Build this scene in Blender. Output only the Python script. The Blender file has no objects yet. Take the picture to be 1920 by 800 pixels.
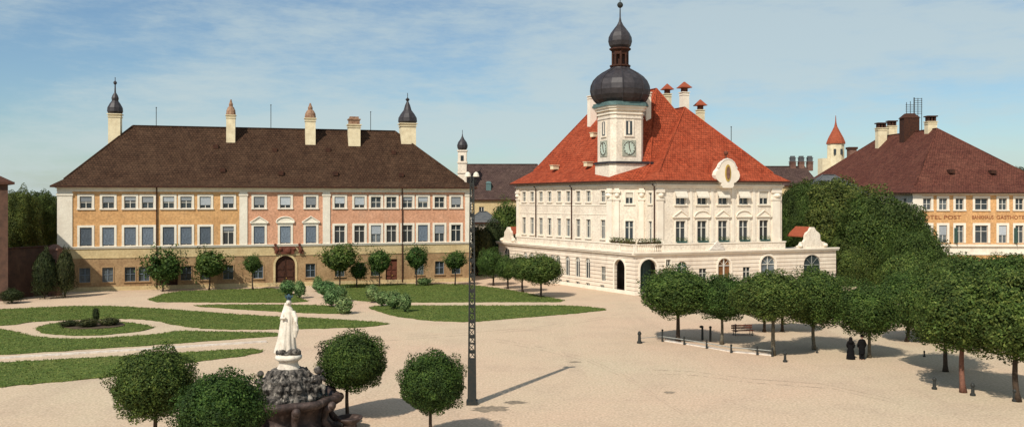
import bpy, math, random
import numpy as np
from mathutils import Vector, Matrix
R = math.radians
H, F, HY = 12.3, 1600.0, 375.0          # eye height, focal length in photo pixels, horizon row
scene = bpy.context.scene
COL = scene.collection

# ------------------------------------------------------------------ coordinates
def G(px, py):                            # ground point seen at a photo pixel
    Y = F * H / (py - HY)
    return ((px - 960) * Y / F, Y)
def PT(px, py, Y):                        # point at a known distance
    return ((px - 960) * Y / F, Y, H + (HY - py) * Y / F)
def on_line(px, A, u):                    # distance along A+u*s seen in column px
    k = (px - 960) / F
    return (k * A[1] - A[0]) / (u[0] - k * u[1])
def unit(v):
    l = math.hypot(*v); return (v[0] / l, v[1] / l)
def add2(a, b, s=1): return (a[0] + b[0] * s, a[1] + b[1] * s)
def zz(py, Y): return H + (HY - py) * Y / F

# ------------------------------------------------------------------ materials
MATS = {}
def mat(name, c1, c2=None, scale=1.0, rough=.85, bump=.0, bscale=8, detail=6, metal=0, contrast=(.35, .65), extra=None, spec=.3):
    m = bpy.data.materials.new(name); m.use_nodes = True
    nt = m.node_tree; N = nt.nodes; L = nt.links
    b = N['Principled BSDF']; b.inputs['Roughness'].default_value = rough; b.inputs['Metallic'].default_value = metal
    b.inputs['Specular IOR Level'].default_value = spec
    tc = N.new('ShaderNodeTexCoord')
    if c2 is None: c2 = tuple(x * .85 for x in c1)
    nz = N.new('ShaderNodeTexNoise'); nz.inputs['Scale'].default_value = scale; nz.inputs['Detail'].default_value = detail
    nz.inputs['Roughness'].default_value = .65
    L.new(tc.outputs['Object'], nz.inputs['Vector'])
    rp = N.new('ShaderNodeValToRGB'); rp.color_ramp.elements[0].position = contrast[0]; rp.color_ramp.elements[1].position = contrast[1]
    rp.color_ramp.elements[0].color = (*c2, 1); rp.color_ramp.elements[1].color = (*c1, 1)
    L.new(nz.outputs['Fac'], rp.inputs['Fac'])
    out = rp.outputs['Color']
    if extra: out = extra(nt, tc, out)
    L.new(out, b.inputs['Base Color'])
    if bump:
        n2 = N.new('ShaderNodeTexNoise'); n2.inputs['Scale'].default_value = bscale; n2.inputs['Detail'].default_value = 5
        L.new(tc.outputs['Object'], n2.inputs['Vector'])
        bp = N.new('ShaderNodeBump'); bp.inputs['Strength'].default_value = bump; bp.inputs['Distance'].default_value = .05
        L.new(n2.outputs['Fac'], bp.inputs['Height']); L.new(bp.outputs['Normal'], b.inputs['Normal'])
    MATS[name] = m; return m

def mixc(nt, fac, a, b, mode='MIX'):
    n = nt.nodes.new('ShaderNodeMix'); n.data_type = 'RGBA'; n.blend_type = mode
    if isinstance(fac, float): n.inputs[0].default_value = fac
    else: nt.links.new(fac, n.inputs[0])
    for i, v in ((6, a), (7, b)):
        if isinstance(v, tuple): n.inputs[i].default_value = (*v, 1)
        else: nt.links.new(v, n.inputs[i])
    return n.outputs[2]

def grime_or_highlight(scale, col, lo=.55, hi=.8, stretch=(1, 1, .25)):
    def f(nt, tc, out):
        mp = nt.nodes.new('ShaderNodeMapping'); mp.inputs['Scale'].default_value = stretch
        nt.links.new(tc.outputs['Object'], mp.inputs['Vector'])
        n = nt.nodes.new('ShaderNodeTexNoise'); n.inputs['Scale'].default_value = scale; n.inputs['Detail'].default_value = 8
        n.inputs['Roughness'].default_value = .7
        nt.links.new(mp.outputs[0], n.inputs['Vector'])
        r = nt.nodes.new('ShaderNodeMapRange'); r.inputs[1].default_value = lo; r.inputs[2].default_value = hi
        r.inputs[4].default_value = .7
        nt.links.new(n.outputs['Fac'], r.inputs[0])
        return mixc(nt, r.outputs[0], out, col)
    return f
def speckle(amount, scale):               # fine grain of the material itself
    def f(nt, tc, out):
        n = nt.nodes.new('ShaderNodeTexNoise'); n.inputs['Scale'].default_value = scale; n.inputs['Detail'].default_value = 2
        nt.links.new(tc.outputs['Object'], n.inputs['Vector'])
        r = nt.nodes.new('ShaderNodeMapRange'); r.inputs[1].default_value = .3; r.inputs[2].default_value = .7
        r.inputs[3].default_value = 1 - amount; r.inputs[4].default_value = 1 + amount
        nt.links.new(n.outputs['Fac'], r.inputs[0])
        c = nt.nodes.new('ShaderNodeCombineColor')
        for i in range(3): nt.links.new(r.outputs[0], c.inputs[i])
        return mixc(nt, 1.0, out, c.outputs[0], 'MULTIPLY')
    return f
def chain(*fs):
    def f(nt, tc, out):
        for g in fs: out = g(nt, tc, out)
        return out
    return f

mat('ochre', (.60, .345, .15), (.50, .275, .115), .6, bump=.2, extra=chain(grime_or_highlight(.7, (.40, .25, .14)), speckle(.2, 4)))
mat('pink_plaster', (.60, .32, .20), (.51, .255, .15), .6, bump=.2, extra=chain(grime_or_highlight(.7, (.44, .27, .18)), speckle(.2, 4)))
mat('tan_plaster', (.38, .25, .13), (.27, .165, .08), .5, bump=.3, extra=chain(grime_or_highlight(.6, (.2, .11, .06), .5, .75), speckle(.15, 4)))
mat('yellow_plaster', (.56, .44, .24), (.47, .35, .18), .5, bump=.2, extra=chain(grime_or_highlight(.8, (.35, .24, .12)), speckle(.1, 4)))
mat('trim_white', (.78, .72, .60), (.68, .61, .50), .8, bump=.1, extra=chain(grime_or_highlight(.9, (.5, .43, .34), .6, .85), speckle(.06, 5)))
mat('hall_plaster', (.80, .71, .58), (.70, .60, .48), .5, bump=.2, extra=chain(grime_or_highlight(.8, (.46, .37, .30), .50, .78), speckle(.12, 4)))
mat('hall_trim', (.84, .76, .63), (.74, .64, .52), .8, bump=.1, extra=grime_or_highlight(1.2, (.5, .4, .33), .6, .85))
mat('pale_stone', (.74, .68, .6), (.5, .43, .37), 3, bump=.3)
mat('brown_wall', (.10, .05, .032), (.05, .027, .018), .9, bump=.4, extra=grime_or_highlight(.5, (.16, .09, .05), .58, .8))
mat('hood', (.38, .24, .15), (.16, .08, .05), 2.5)
mat('pink_brick', (.22, .12, .085), (.12, .06, .045), 1.5, bump=.4)
mat('dark_wood', (.07, .025, .012), (.03, .012, .008), 3)
mat('green_wood', (.05, .11, .095), (.03, .07, .06), 3)
mat('brown_door', (.22, .10, .03), (.12, .05, .02), 3)
mat('iron', (.016, .022, .022), (.035, .032, .026), 6, rough=.6)
mat('iron_pale', (.35, .36, .33), (.2, .2, .18), 6, rough=.6)
mat('rust', (.16, .05, .025), (.09, .03, .02), 5)
mat('copper', (.020, .016, .018), (.040, .033, .035), 1.6, rough=.55, metal=.0, spec=.45, extra=speckle(.2, 3))
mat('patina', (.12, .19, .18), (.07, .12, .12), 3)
mat('bark', (.075, .05, .032), (.035, .024, .016), 6, bump=.6)
mat('bark_sunlit', (.17, .15, .105), (.08, .065, .045), 5, bump=.6)  # lighter copy of the bark, sunlight on the trunks put into its colour
mat('fabric_white', (.70, .64, .53), (.6, .54, .44), 3)
mat('blind_grey', (.40, .42, .44), (.32, .35, .37), 3)
mat('blind_blue', (.16, .195, .235), (.11, .135, .165), 6, extra=speckle(.25, 7))
mat('frame_white', (.66, .63, .55), (.55, .52, .45), 3)
mat('glass_dark', (.02, .026, .03), (.035, .045, .05), 2, rough=.12, spec=.5)
mat('glass_grey', (.12, .14, .15), (.05, .06, .065), 1.2, rough=.2, spec=.5)
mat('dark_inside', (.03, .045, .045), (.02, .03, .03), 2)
mat('gold', (.55, .38, .08), (.35, .22, .04), 4, rough=.45)
mat('dial', (.55, .62, .52), (.42, .5, .42), 3)
mat('clock_panel', (.45, .45, .36), (.24, .25, .2), 3)
mat('marble_red', (.085, .055, .046), (.025, .018, .016), 3, rough=.6, bump=.5, extra=grime_or_highlight(1.5, (.24, .19, .165), .55, .75, (1, 1, 1)))
mat('rock_dark', (.12, .105, .09), (.018, .016, .014), 4, bump=.8, contrast=(.42, .58), extra=grime_or_highlight(3, (.5, .45, .38), .54, .66, (1, 1, 1)))  # pale blotches are white highlights put into the dark stone colour
mat('statue_white', (.76, .69, .58), (.56, .49, .40), 2.5, bump=.3, extra=grime_or_highlight(2.2, (.25, .2, .17), .54, .72))
mat('crown_blue', (.05, .09, .12), (.03, .06, .085), 3)
mat('black_cloth', (.007, .007, .008), (.012, .011, .011), 5, rough=1, spec=.05)
mat('skin', (.5, .3, .22), (.45, .27, .2), 5)
mat('letter_red', (.30, .10, .045), (.22, .07, .03), 4)
mat('grey_tile', (.11, .115, .115), (.07, .075, .08), 1.5, bump=.3)
mat('chimney_cream', (.78, .68, .46), (.62, .52, .34), 1.2, bump=.2, extra=grime_or_highlight(1.5, (.4, .33, .22), .55, .8))
mat('water', (.03, .05, .045), (.02, .035, .03), 2, rough=.08, spec=.5)
mat('soil', (.10, .07, .045), (.06, .04, .025), 4)
mat('blossom', (.5, .35, .3), (.3, .3, .12), 3)

for nm_ in ('glass_dark', 'glass_grey', 'blind_grey', 'blind_blue'):
    nt_ = MATS[nm_].node_tree; b_ = nt_.nodes['Principled BSDF']; src_ = b_.inputs['Base Color'].links[0].from_socket
    oi = nt_.nodes.new('ShaderNodeObjectInfo'); mr = nt_.nodes.new('ShaderNodeMapRange'); mr.inputs[3].default_value = .55; mr.inputs[4].default_value = 1.6 if 'glass' in nm_ else 1.35
    nt_.links.new(oi.outputs['Random'], mr.inputs[0]); cb = nt_.nodes.new('ShaderNodeCombineColor')
    for i_ in range(3): nt_.links.new(mr.outputs[0], cb.inputs[i_])
    nt_.links.new(mixc(nt_, 1.0, src_, cb.outputs[0], 'MULTIPLY'), b_.inputs['Base Color'])
def rustic():
    m = mat('hall_rustic', (.80, .70, .57), (.70, .59, .47), .5, extra=grime_or_highlight(.9, (.46, .37, .30), .5, .78))
    nt = m.node_tree; N = nt.nodes; L = nt.links; b = N['Principled BSDF']
    tc = [n for n in N if n.type == 'TEX_COORD'][0]
    sp = N.new('ShaderNodeSeparateXYZ'); L.new(tc.outputs['Object'], sp.inputs[0])
    mu = N.new('ShaderNodeMath'); mu.operation = 'DIVIDE'; mu.inputs[1].default_value = .52; L.new(sp.outputs[2], mu.inputs[0])
    fr = N.new('ShaderNodeMath'); fr.operation = 'FRACT'; L.new(mu.outputs[0], fr.inputs[0])
    pp = N.new('ShaderNodeMath'); pp.operation = 'PINGPONG'; pp.inputs[1].default_value = .5; L.new(fr.outputs[0], pp.inputs[0])
    rr = N.new('ShaderNodeMapRange'); rr.inputs[1].default_value = .02; rr.inputs[2].default_value = .14; L.new(pp.outputs[0], rr.inputs[0])
    bp = N.new('ShaderNodeBump'); bp.inputs['Strength'].default_value = 1; bp.inputs['Distance'].default_value = .09
    L.new(rr.outputs[0], bp.inputs['Height']); L.new(bp.outputs['Normal'], b.inputs['Normal'])
    src = b.inputs['Base Color'].links[0].from_socket
    inv = N.new('ShaderNodeMath'); inv.operation = 'SUBTRACT'; inv.inputs[0].default_value = .55; L.new(rr.outputs[0], inv.inputs[1]); inv.use_clamp = True
    L.new(mixc(nt, inv.outputs[0], src, (.42, .32, .26)), b.inputs['Base Color'])
rustic()

def roofmat(name, c1, c2, c3):
    m = bpy.data.materials.new(name); m.use_nodes = True; MATS[name] = m
    nt = m.node_tree; N = nt.nodes; L = nt.links; b = N['Principled BSDF']
    b.inputs['Roughness'].default_value = .9; b.inputs['Specular IOR Level'].default_value = .15
    uv = N.new('ShaderNodeUVMap'); uv.uv_map = 'UVMap'
    br = N.new('ShaderNodeTexBrick'); br.offset = .5
    br.inputs['Scale'].default_value = 1; br.inputs['Brick Width'].default_value = .38; br.inputs['Row Height'].default_value = .42
    br.inputs['Mortar Size'].default_value = .035; br.inputs['Mortar Smooth'].default_value = .5
    br.inputs['Color1'].default_value = (*c1, 1); br.inputs['Color2'].default_value = (*c2, 1); br.inputs['Mortar'].default_value = (*[x * .45 for x in c2], 1)
    L.new(uv.outputs[0], br.inputs['Vector'])
    tc = N.new('ShaderNodeTexCoord')
    n1 = N.new('ShaderNodeTexNoise'); n1.inputs['Scale'].default_value = .45; n1.inputs['Detail'].default_value = 8; n1.inputs['Roughness'].default_value = .75
    L.new(tc.outputs['Object'], n1.inputs['Vector'])
    r1 = N.new('ShaderNodeMapRange'); r1.inputs[1].default_value = .42; r1.inputs[2].default_value = .72; r1.inputs[4].default_value = .75; L.new(n1.outputs['Fac'], r1.inputs[0])
    o = mixc(nt, r1.outputs[0], br.outputs['Color'], c3)
    o = speckle(.3, 2.6)(nt, tc, o)
    L.new(o, b.inputs['Base Color'])
    bp = N.new('ShaderNodeBump'); bp.inputs['Strength'].default_value = .8; bp.inputs['Distance'].default_value = .06; bp.invert = True
    L.new(br.outputs['Fac'], bp.inputs['Height']); L.new(bp.outputs['Normal'], b.inputs['Normal'])
roofmat('roof_brown', (.062, .032, .018), (.042, .021, .012), (.085, .048, .028))
roofmat('roof_far', (.085, .052, .045), (.065, .04, .035), (.11, .07, .055))
roofmat('roof_red', (.34, .062, .025), (.26, .045, .018), (.39, .088, .04))
roofmat('roof_maroon', (.125, .042, .028), (.09, .03, .021), (.155, .062, .04))

def leafmat(name, c1, c2, c3, trans=.25):
    m = bpy.data.materials.new(name); m.use_nodes = True; MATS[name] = m
    nt = m.node_tree; N = nt.nodes; L = nt.links; b = N['Principled BSDF']; b.inputs['Roughness'].default_value = .7
    b.inputs['Specular IOR Level'].default_value = .25
    g = N.new('ShaderNodeNewGeometry'); tc = N.new('ShaderNodeTexCoord')
    rp = N.new('ShaderNodeValToRGB'); e = rp.color_ramp.elements
    e[0].color = (*c1, 1); e[1].color = (*c3, 1); x = e.new(.55); x.color = (*c2, 1)
    L.new(g.outputs['Random Per Island'], rp.inputs['Fac'])
    n1 = N.new('ShaderNodeTexNoise'); n1.inputs['Scale'].default_value = 2.2; n1.inputs['Detail'].default_value = 3; L.new(tc.outputs['Object'], n1.inputs['Vector'])
    r1 = N.new('ShaderNodeMapRange'); r1.inputs[1].default_value = .35; r1.inputs[2].default_value = .65; r1.inputs[3].default_value = .65; r1.inputs[4].default_value = 1.35
    L.new(n1.outputs['Fac'], r1.inputs[0])
    cc = N.new('ShaderNodeCombineColor')
    oi = N.new('ShaderNodeObjectInfo'); pr = []
    for i in range(3):
        ro = N.new('ShaderNodeMapRange'); ro.inputs[3].default_value = (.72, .86, .8)[i]; ro.inputs[4].default_value = (1.38, 1.18, 1.2)[i]; L.new(oi.outputs['Random'], ro.inputs[0])
        mu = N.new('ShaderNodeMath'); mu.operation = 'MULTIPLY'; L.new(ro.outputs[0], mu.inputs[0]); L.new(r1.outputs[0], mu.inputs[1]); L.new(mu.outputs[0], cc.inputs[i])
    o = mixc(nt, 1.0, rp.outputs['Color'], cc.outputs[0], 'MULTIPLY')
    L.new(o, b.inputs['Base Color'])
    t = N.new('ShaderNodeBsdfTranslucent'); L.new(o, t.inputs['Color'])
    mx = N.new('ShaderNodeMixShader'); mx.inputs[0].default_value = trans
    L.new(b.outputs[0], mx.inputs[1]); L.new(t.outputs[0], mx.inputs[2]); L.new(mx.outputs[0], N['Material Output'].inputs['Surface'])
leafmat('leaf_dark', (.022, .046, .008), (.046, .084, .014), (.100, .140, .026))
leafmat('leaf_mid', (.026, .056, .010), (.054, .098, .017), (.115, .160, .034))
leafmat('leaf_olive', (.030, .052, .009), (.062, .090, .015), (.128, .148, .032))
leafmat('leaf_light', (.06, .12, .04), (.12, .20, .065), (.24, .32, .13))
leafmat('leaf_dull', (.022, .030, .009), (.038, .050, .014), (.07, .072, .022))  # dark dull green with a brownish cast, for ivy and dark trees

def groundmat():
    m = bpy.data.materials.new('sand_gravel'); m.use_nodes = True; MATS['sand_gravel'] = m
    nt = m.node_tree; N = nt.nodes; L = nt.links; b = N['Principled BSDF']; b.inputs['Roughness'].default_value = .95; b.inputs['Specular IOR Level'].default_value = .1
    tc = N.new('ShaderNodeTexCoord')
    def noise(s, d=6, r=.6, st=None):
        n = N.new('ShaderNodeTexNoise'); n.inputs['Scale'].default_value = s; n.inputs['Detail'].default_value = d; n.inputs['Roughness'].default_value = r
        if st:
            mp = N.new('ShaderNodeMapping'); mp.inputs['Scale'].default_value = st; mp.inputs['Rotation'].default_value = (0, 0, R(24)); L.new(tc.outputs['Object'], mp.inputs[0]); L.new(mp.outputs[0], n.inputs['Vector'])
        else: L.new(tc.outputs['Object'], n.inputs['Vector'])
        return n.outputs['Fac']
    def rng(x, a, bb, c=0., d=1.):
        r = N.new('ShaderNodeMapRange'); r.inputs[1].default_value = a; r.inputs[2].default_value = bb; r.inputs[3].default_value = c; r.inputs[4].default_value = d; L.new(x, r.inputs[0]); return r.outputs[0]
    o = mixc(nt, rng(noise(.045, 5), .38, .62), (.53, .375, .26), (.49, .395, .27))
    o = mixc(nt, rng(noise(.25, 8, .7), .48, .75, 0, .6), o, (.37, .27, .195))
    o = mixc(nt, rng(noise(.16, 6, .6, (1, .12, 1)), .54, .7, 0, .6), o, (.35, .255, .185))   # worn tracks
    o = mixc(nt, rng(noise(3, 4), .35, .75, 0, .45), o, (.62, .48, .36))
    o = speckle(.2, 7)(nt, tc, o)
    L.new(o, b.inputs['Base Color'])
    bp = N.new('ShaderNodeBump'); bp.inputs['Strength'].default_value = .25; bp.inputs['Distance'].default_value = .03
    L.new(noise(7, 6), bp.inputs['Height']); L.new(bp.outputs['Normal'], b.inputs['Normal'])
groundmat()
mat('lawn_green', (.11, .14, .034), (.065, .10, .022), .5, rough=.95, bump=.8, bscale=6, detail=9, spec=.1,
    extra=chain(grime_or_highlight(.25, (.13, .125, .04), .52, .75, (1, 1, 1)), speckle(.35, 3.5)))
mat('lawn_fringe', (.20, .19, .07), (.12, .13, .045), 3)

# ------------------------------------------------------------------ mesh builder
class MB:
    def __init__(s, org=(0, 0, 0)):
        s.v = []; s.f = []; s.o = Vector(org); s.uv = None
    def vert(s, p): s.v.append((p[0] - s.o.x, p[1] - s.o.y, p[2] - s.o.z)); return len(s.v) - 1
    def face(s, pts): s.f.append([s.vert(p) for p in pts])
    def prism(s, poly, z0, z1, inset_top=0):            # vertical prism from a ccw 2-D polygon
        n = len(poly); c = (sum(p[0] for p in poly) / n, sum(p[1] for p in poly) / n)
        b = [s.vert((*p, z0)) for p in poly]
        t = [s.vert((p[0] + (c[0] - p[0]) * inset_top, p[1] + (c[1] - p[1]) * inset_top, z1)) for p in poly]
        for i in range(n):
            j = (i + 1) % n; s.f.append([b[i], b[j], t[j], t[i]])
        s.f.append(t); s.f.append(b[::-1])
    def obox(s, O, u, s0, s1, d0, d1, z0, z1):          # box along wall: s along u, d outward from the wall
        n = (u[1], -u[0])
        P = [add2(add2(O, u, a), n, d) for a, d in ((s0, d1), (s1, d1), (s1, d0), (s0, d0))]
        s.prism(P, z0, z1)
    def box(s, x0, x1, y0, y1, z0, z1): s.prism([(x0, y0), (x1, y0), (x1, y1), (x0, y1)], z0, z1)
    def lathe(s, c, prof, n=16, rot=0, ex=1, ey=1):
        rings = []
        for r, z in prof:
            rings.append([s.vert((c[0] + ex * r * math.cos(rot + 2 * math.pi * k / n), c[1] + ey * r * math.sin(rot + 2 * math.pi * k / n), z)) for k in range(n)])
        for a, b in zip(rings, rings[1:]):
            for k in range(n): s.f.append([a[k], a[(k + 1) % n], b[(k + 1) % n], b[k]])
        s.f.append(rings[-1]); s.f.append(rings[0][::-1])
    def tube(s, pts, rad, n=8):
        pts = [Vector(p) for p in pts]; rings = []
        for i, p in enumerate(pts):
            d = (pts[min(i + 1, len(pts) - 1)] - pts[max(i - 1, 0)]).normalized()
            a = d.orthogonal().normalized() if i == 0 else (rings_a - d * rings_a.dot(d)).normalized()
            rings_a = a; b = d.cross(a); r = rad[i] if isinstance(rad, (list, tuple)) else rad
            rings.append([s.vert(p + (a * math.cos(2 * math.pi * k / n) + b * math.sin(2 * math.pi * k / n)) * r) for k in range(n)])
        for a, b in zip(rings, rings[1:]):
            for k in range(n): s.f.append([a[k], a[(k + 1) % n], b[(k + 1) % n], b[k]])
        s.f.append(rings[-1]); s.f.append(rings[0][::-1])
    def ball(s, c, r, n=10, m=7):
        rx, ry, rz = (r, r, r) if not isinstance(r, tuple) else r
        prof = [(math.sin(math.pi * i / m), -math.cos(math.pi * i / m)) for i in range(m + 1)]
        prof[0] = (.02, -1); prof[-1] = (.02, 1)
        rings = [[s.vert((c[0] + rx * a * math.cos(2 * math.pi * k / n), c[1] + ry * a * math.sin(2 * math.pi * k / n), c[2] + rz * z)) for k in range(n)] for a, z in prof]
        for a, b in zip(rings, rings[1:]):
            for k in range(n): s.f.append([a[k], a[(k + 1) % n], b[(k + 1) % n], b[k]])
        s.f.append(rings[-1]); s.f.append(rings[0][::-1])
    def mesh(s, name, m, smooth=False, flip=False):
        me = bpy.data.meshes.new(name); me.from_pydata(s.v, [], s.f); me.materials.append(MATS[m])
        if s.uv:
            l = me.uv_layers.new(name='UVMap'); l.data.foreach_set('uv', [c for q in s.uv for c in q])
        if smooth: me.polygons.foreach_set('use_smooth', [True] * len(me.polygons))
        me.update(); return me
    def build(s, name, m, parent=None, smooth=False):
        o = bpy.data.objects.new(name, s.mesh(name, m, smooth)); COL.objects.link(o)
        if parent: o.parent = parent
        elif s.o.length: o.location = s.o
        return o

def tag(o, label=None, cat=None, group=None, kind=None):
    if label: o['label'] = label
    if cat: o['category'] = cat
    if group: o['group'] = group
    if kind: o['kind'] = kind
    return o
def thing(name, label, cat, loc=(0, 0, 0), group=None):
    o = bpy.data.objects.new(name, None); COL.objects.link(o); o.location = loc; o.empty_display_size = .5
    return tag(o, label, cat, group)
def structure(o): o['kind'] = 'structure'; return o

# ------------------------------------------------------------------ walls, windows, roofs
def wall(mb, O, u, L, z0, z1, holes, depth=.32):
    n = (u[1], -u[0])
    P = lambda a, z, d=0: (O[0] + u[0] * a - n[0] * d, O[1] + u[1] * a - n[1] * d, z)
    xs = sorted({0, L} | {h[0] for h in holes} | {h[1] for h in holes}); zs = sorted({z0, z1} | {h[2] for h in holes} | {h[3] for h in holes})
    for a, b in zip(xs, xs[1:]):
        for c, d in zip(zs, zs[1:]):
            m, k = (a + b) / 2, (c + d) / 2
            if any(h[0] < m < h[1] and h[2] < k < h[3] for h in holes): continue
            mb.face([P(a, c), P(b, c), P(b, d), P(a, d)])
    for h in holes:
        a, b, c, d = h[:4]; arch = len(h) > 4 and h[4]
        top = d
        if arch:
            r = (b - a) / 2; rz = min(r, (d - c) * .5) * (h[5] if len(h) > 5 else 1); top = d - rz; mx = (a + b) / 2; K = 10
            arc = [(mx - r * math.cos(math.pi * i / K), top + rz * math.sin(math.pi * i / K)) for i in range(K + 1)]
            for (p, q) in zip(arc, arc[1:]):
                corner = (a, d) if (p[0] + q[0]) / 2 < mx else (b, d)
                mb.face([P(*corner), P(*q), P(*p)][::-1])
                mb.face([P(*p), P(*q), P(*q, depth), P(*p, depth)])
            mb.face([P(a, d), P(*arc[K // 2]), P(b, d)])
        else: mb.face([P(a, d), P(b, d), P(b, d, depth), P(a, d, depth)])
        mb.face([P(a, c), P(a, top), P(a, top, depth), P(a, c, depth)])
        mb.face([P(b, c), P(b, top), P(b, top, depth), P(b, c, depth)])
        mb.face([P(a, c), P(b, c), P(b, c, depth), P(a, c, depth)])

WC = {}
def win_parts(w, h, st):
    key = (round(w, 2), round(h, 2), tuple(sorted(st.items())))
    if key in WC: return WC[key]
    out = []
    arch = st.get('arch'); U = (1, 0); O = (0, 0)
    def arcpts(hw, zt, r, K=12): return [(-hw * math.cos(math.pi * i / K), zt + r * math.sin(math.pi * i / K)) for i in range(K + 1)]
    r = min(w / 2, h * .5); zt = h - r
    def slab(outer, y0, y1, m):
        f = [(x, y0, z) for x, z in outer]; b = [(x, y1, z) for x, z in outer]
        m.face(f); m.face(b[::-1])
        for i in range(len(outer)):
            j = (i + 1) % len(outer); m.face([f[i], b[i], b[j], f[j]])
    # casement frame and glazing bars
    m = MB(); fw = .07; y0, y1 = .12, .19
    def bar(x0, x1, z0, z1): m.box(x0, x1, y0, y1, z0, z1)
    top = zt if arch else h
    bar(-w / 2, -w / 2 + fw, 0, top); bar(w / 2 - fw, w / 2, 0, top); bar(-w / 2 + fw, w / 2 - fw, 0, fw)
    if not arch: bar(-w / 2 + fw, w / 2 - fw, h - fw, h)
    bw = st.get('bar', .05)
    bar(-bw, bw, fw, (h if arch else h - fw) - .03)
    if arch:
        bar(-w / 2 + fw, -bw, zt - .05, zt + .05); bar(bw, w / 2 - fw, zt - .05, zt + .05)
        ar = arcpts(w / 2, zt, r); ai = arcpts(w / 2 - fw, zt, r - fw)
        for i in range(len(ar) - 1):
            slab([ar[i], ar[i + 1], ai[i + 1], ai[i]], y0, y1, m)
        for t in (45, 135):
            m.tube([(0, .155, zt), (math.cos(R(t)) * (w / 2 - .04), .155, zt + math.sin(R(t)) * (r - .04))], .03, 4)
    else:
        for f in st.get('rows', (.66,)):
            bar(-w / 2 + fw, -bw, h * f - .04, h * f + .04); bar(bw, w / 2 - fw, h * f - .04, h * f + .04)
    out.append(('window', m.mesh('window', st.get('framemat', 'frame_white')), False))
    m = MB()
    if arch: slab([(-w / 2, 0), (w / 2, 0)] + arcpts(w / 2, zt, r)[::-1], .21, .25, m)
    else: m.box(-w / 2, w / 2, .21, .25, 0, h)
    out.append(('pane', m.mesh('pane', st.get('pane', 'glass_dark')), True))
    if st.get('blind'):
        m = MB(); f = st['blind']; m.box(-w / 2 + .04, w / 2 - .04, .075, .11, h * (1 - f), h - .02)
        for k in range(int(h * f / .16)): m.box(-w / 2 + .04, w / 2 - .04, .06, .075, h - .1 - k * .16, h - .04 - k * .16)
        out.append(('blind', m.mesh('blind', st.get('blindmat', 'blind_grey')), True))
    if st.get('surround'):
        m = MB(); sw = st['surround']; a, b = -.07, .0
        if arch:
            ao = arcpts(w / 2 + sw, zt, r + sw); ai = arcpts(w / 2, zt, r)
            for i in range(len(ao) - 1): slab([ao[i], ao[i + 1], ai[i + 1], ai[i]], a, b, m)
            for s in (-1, 1): m.box(min(s * w / 2, s * (w / 2 + sw)), max(s * w / 2, s * (w / 2 + sw)), a, b, 0, zt)
            m.box(-.14, .14, a - .05, a, h - .02, h + sw + .12)
        else:
            m.box(-w / 2 - sw, -w / 2, a, b, 0, h); m.box(w / 2, w / 2 + sw, a, b, 0, h); m.box(-w / 2 - sw, w / 2 + sw, a, b, h, h + sw)
        out.append(('surround', m.mesh('surround', st.get('trim', 'trim_white')), True))
        if not st.get('nosill'):
            m = MB(); m.box(-w / 2 - sw - .06, w / 2 + sw + .06, -.16, .0, -.16, 0); out.append(('sill', m.mesh('sill', st.get('trim', 'trim_white')), True))
    if st.get('ped'):
        m = MB(); pw = w / 2 + .5; zb = h + .42
        m.box(-pw, pw, -.26, 0, zb, zb + .12); m.box(-pw + .15, pw - .15, -.1, 0, h + .26, zb)
        if st['ped'] == 'tri': pr = [(-pw, zb + .12), (pw, zb + .12), (0, zb + .95)]; pi = [(-pw + .4, zb + .14), (pw - .4, zb + .14), (0, zb + .72)]
        else:
            pr = [(pw * math.cos(math.pi * i / 12), zb + .12 + .78 * math.sin(math.pi * i / 12)) for i in range(13)]
        slab(pr[::1], -.1, 0, m)
        edge = [pr[0], pr[2], pr[1]] if st['ped'] == 'tri' else pr
        if st['ped'] == 'tri': edge = [(pw, zb + .12), (0, zb + .95), (-pw, zb + .12)]
        m.tube([(x, -.17, z) for x, z in edge], .085, 5)
        out.append(('pediment', m.mesh('pediment', st.get('trim', 'trim_white')), True))
    if st.get('awning'):
        m = MB(); zt2 = h + .05; f = [(-w / 2 - .15, -.06, zt2), (w / 2 + .15, -.06, zt2), (w / 2 + .15, -.5, zt2 - .8), (-w / 2 - .15, -.5, zt2 - .8)]
        g = [(x, y + .02, z - .05) for x, y, z in f]; m.face(f); m.face(g[::-1])
        for i in range(4): m.face([f[i], g[i], g[(i + 1) % 4], f[(i + 1) % 4]])
        m.box(-w / 2 - .15, w / 2 + .15, -.5, -.47, zt2 - .98, zt2 - .8)
        m.tube([(-w / 2 - .1, 0, zt2 - 1.2), (-w / 2 - .1, -.48, zt2 - .85)], .02, 4); m.tube([(w / 2 + .1, 0, zt2 - 1.2), (w / 2 + .1, -.48, zt2 - .85)], .02, 4)
        out.append(('awning', m.mesh('awning', 'fabric_white'), True))
    if st.get('planter'):
        m = MB(); m.box(-w / 2, w / 2, -.5, -.22, -.1, .14); out.append(('planter', m.mesh('planter', 'green_wood'), True))
        out.append(('flowers', leaf_mesh('flowers', 260, .11, seed=5, fn=lambda rg, n: rg.uniform((-w / 2 - .1, -.6, .08), (w / 2 + .1, -.16, .62), (n, 3)), m='leaf_mid'), True))
    WC[key] = out; return out

def put_window(parent, O, u, s, z, w, h, label=None, **st):
    ang = math.atan2(u[1], u[0]); p = add2(O, u, s); root = None
    base = parent.location
    for nm, me, sub in win_parts(w, h, st):
        o = bpy.data.objects.new(st.get('name', nm) if not sub else nm, me); COL.objects.link(o)
        if not sub: o.parent = parent; o.location = (p[0] - base.x, p[1] - base.y, z - base.z); o.rotation_euler = (0, 0, ang); root = o
        else: o.parent = root
    return root

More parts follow.
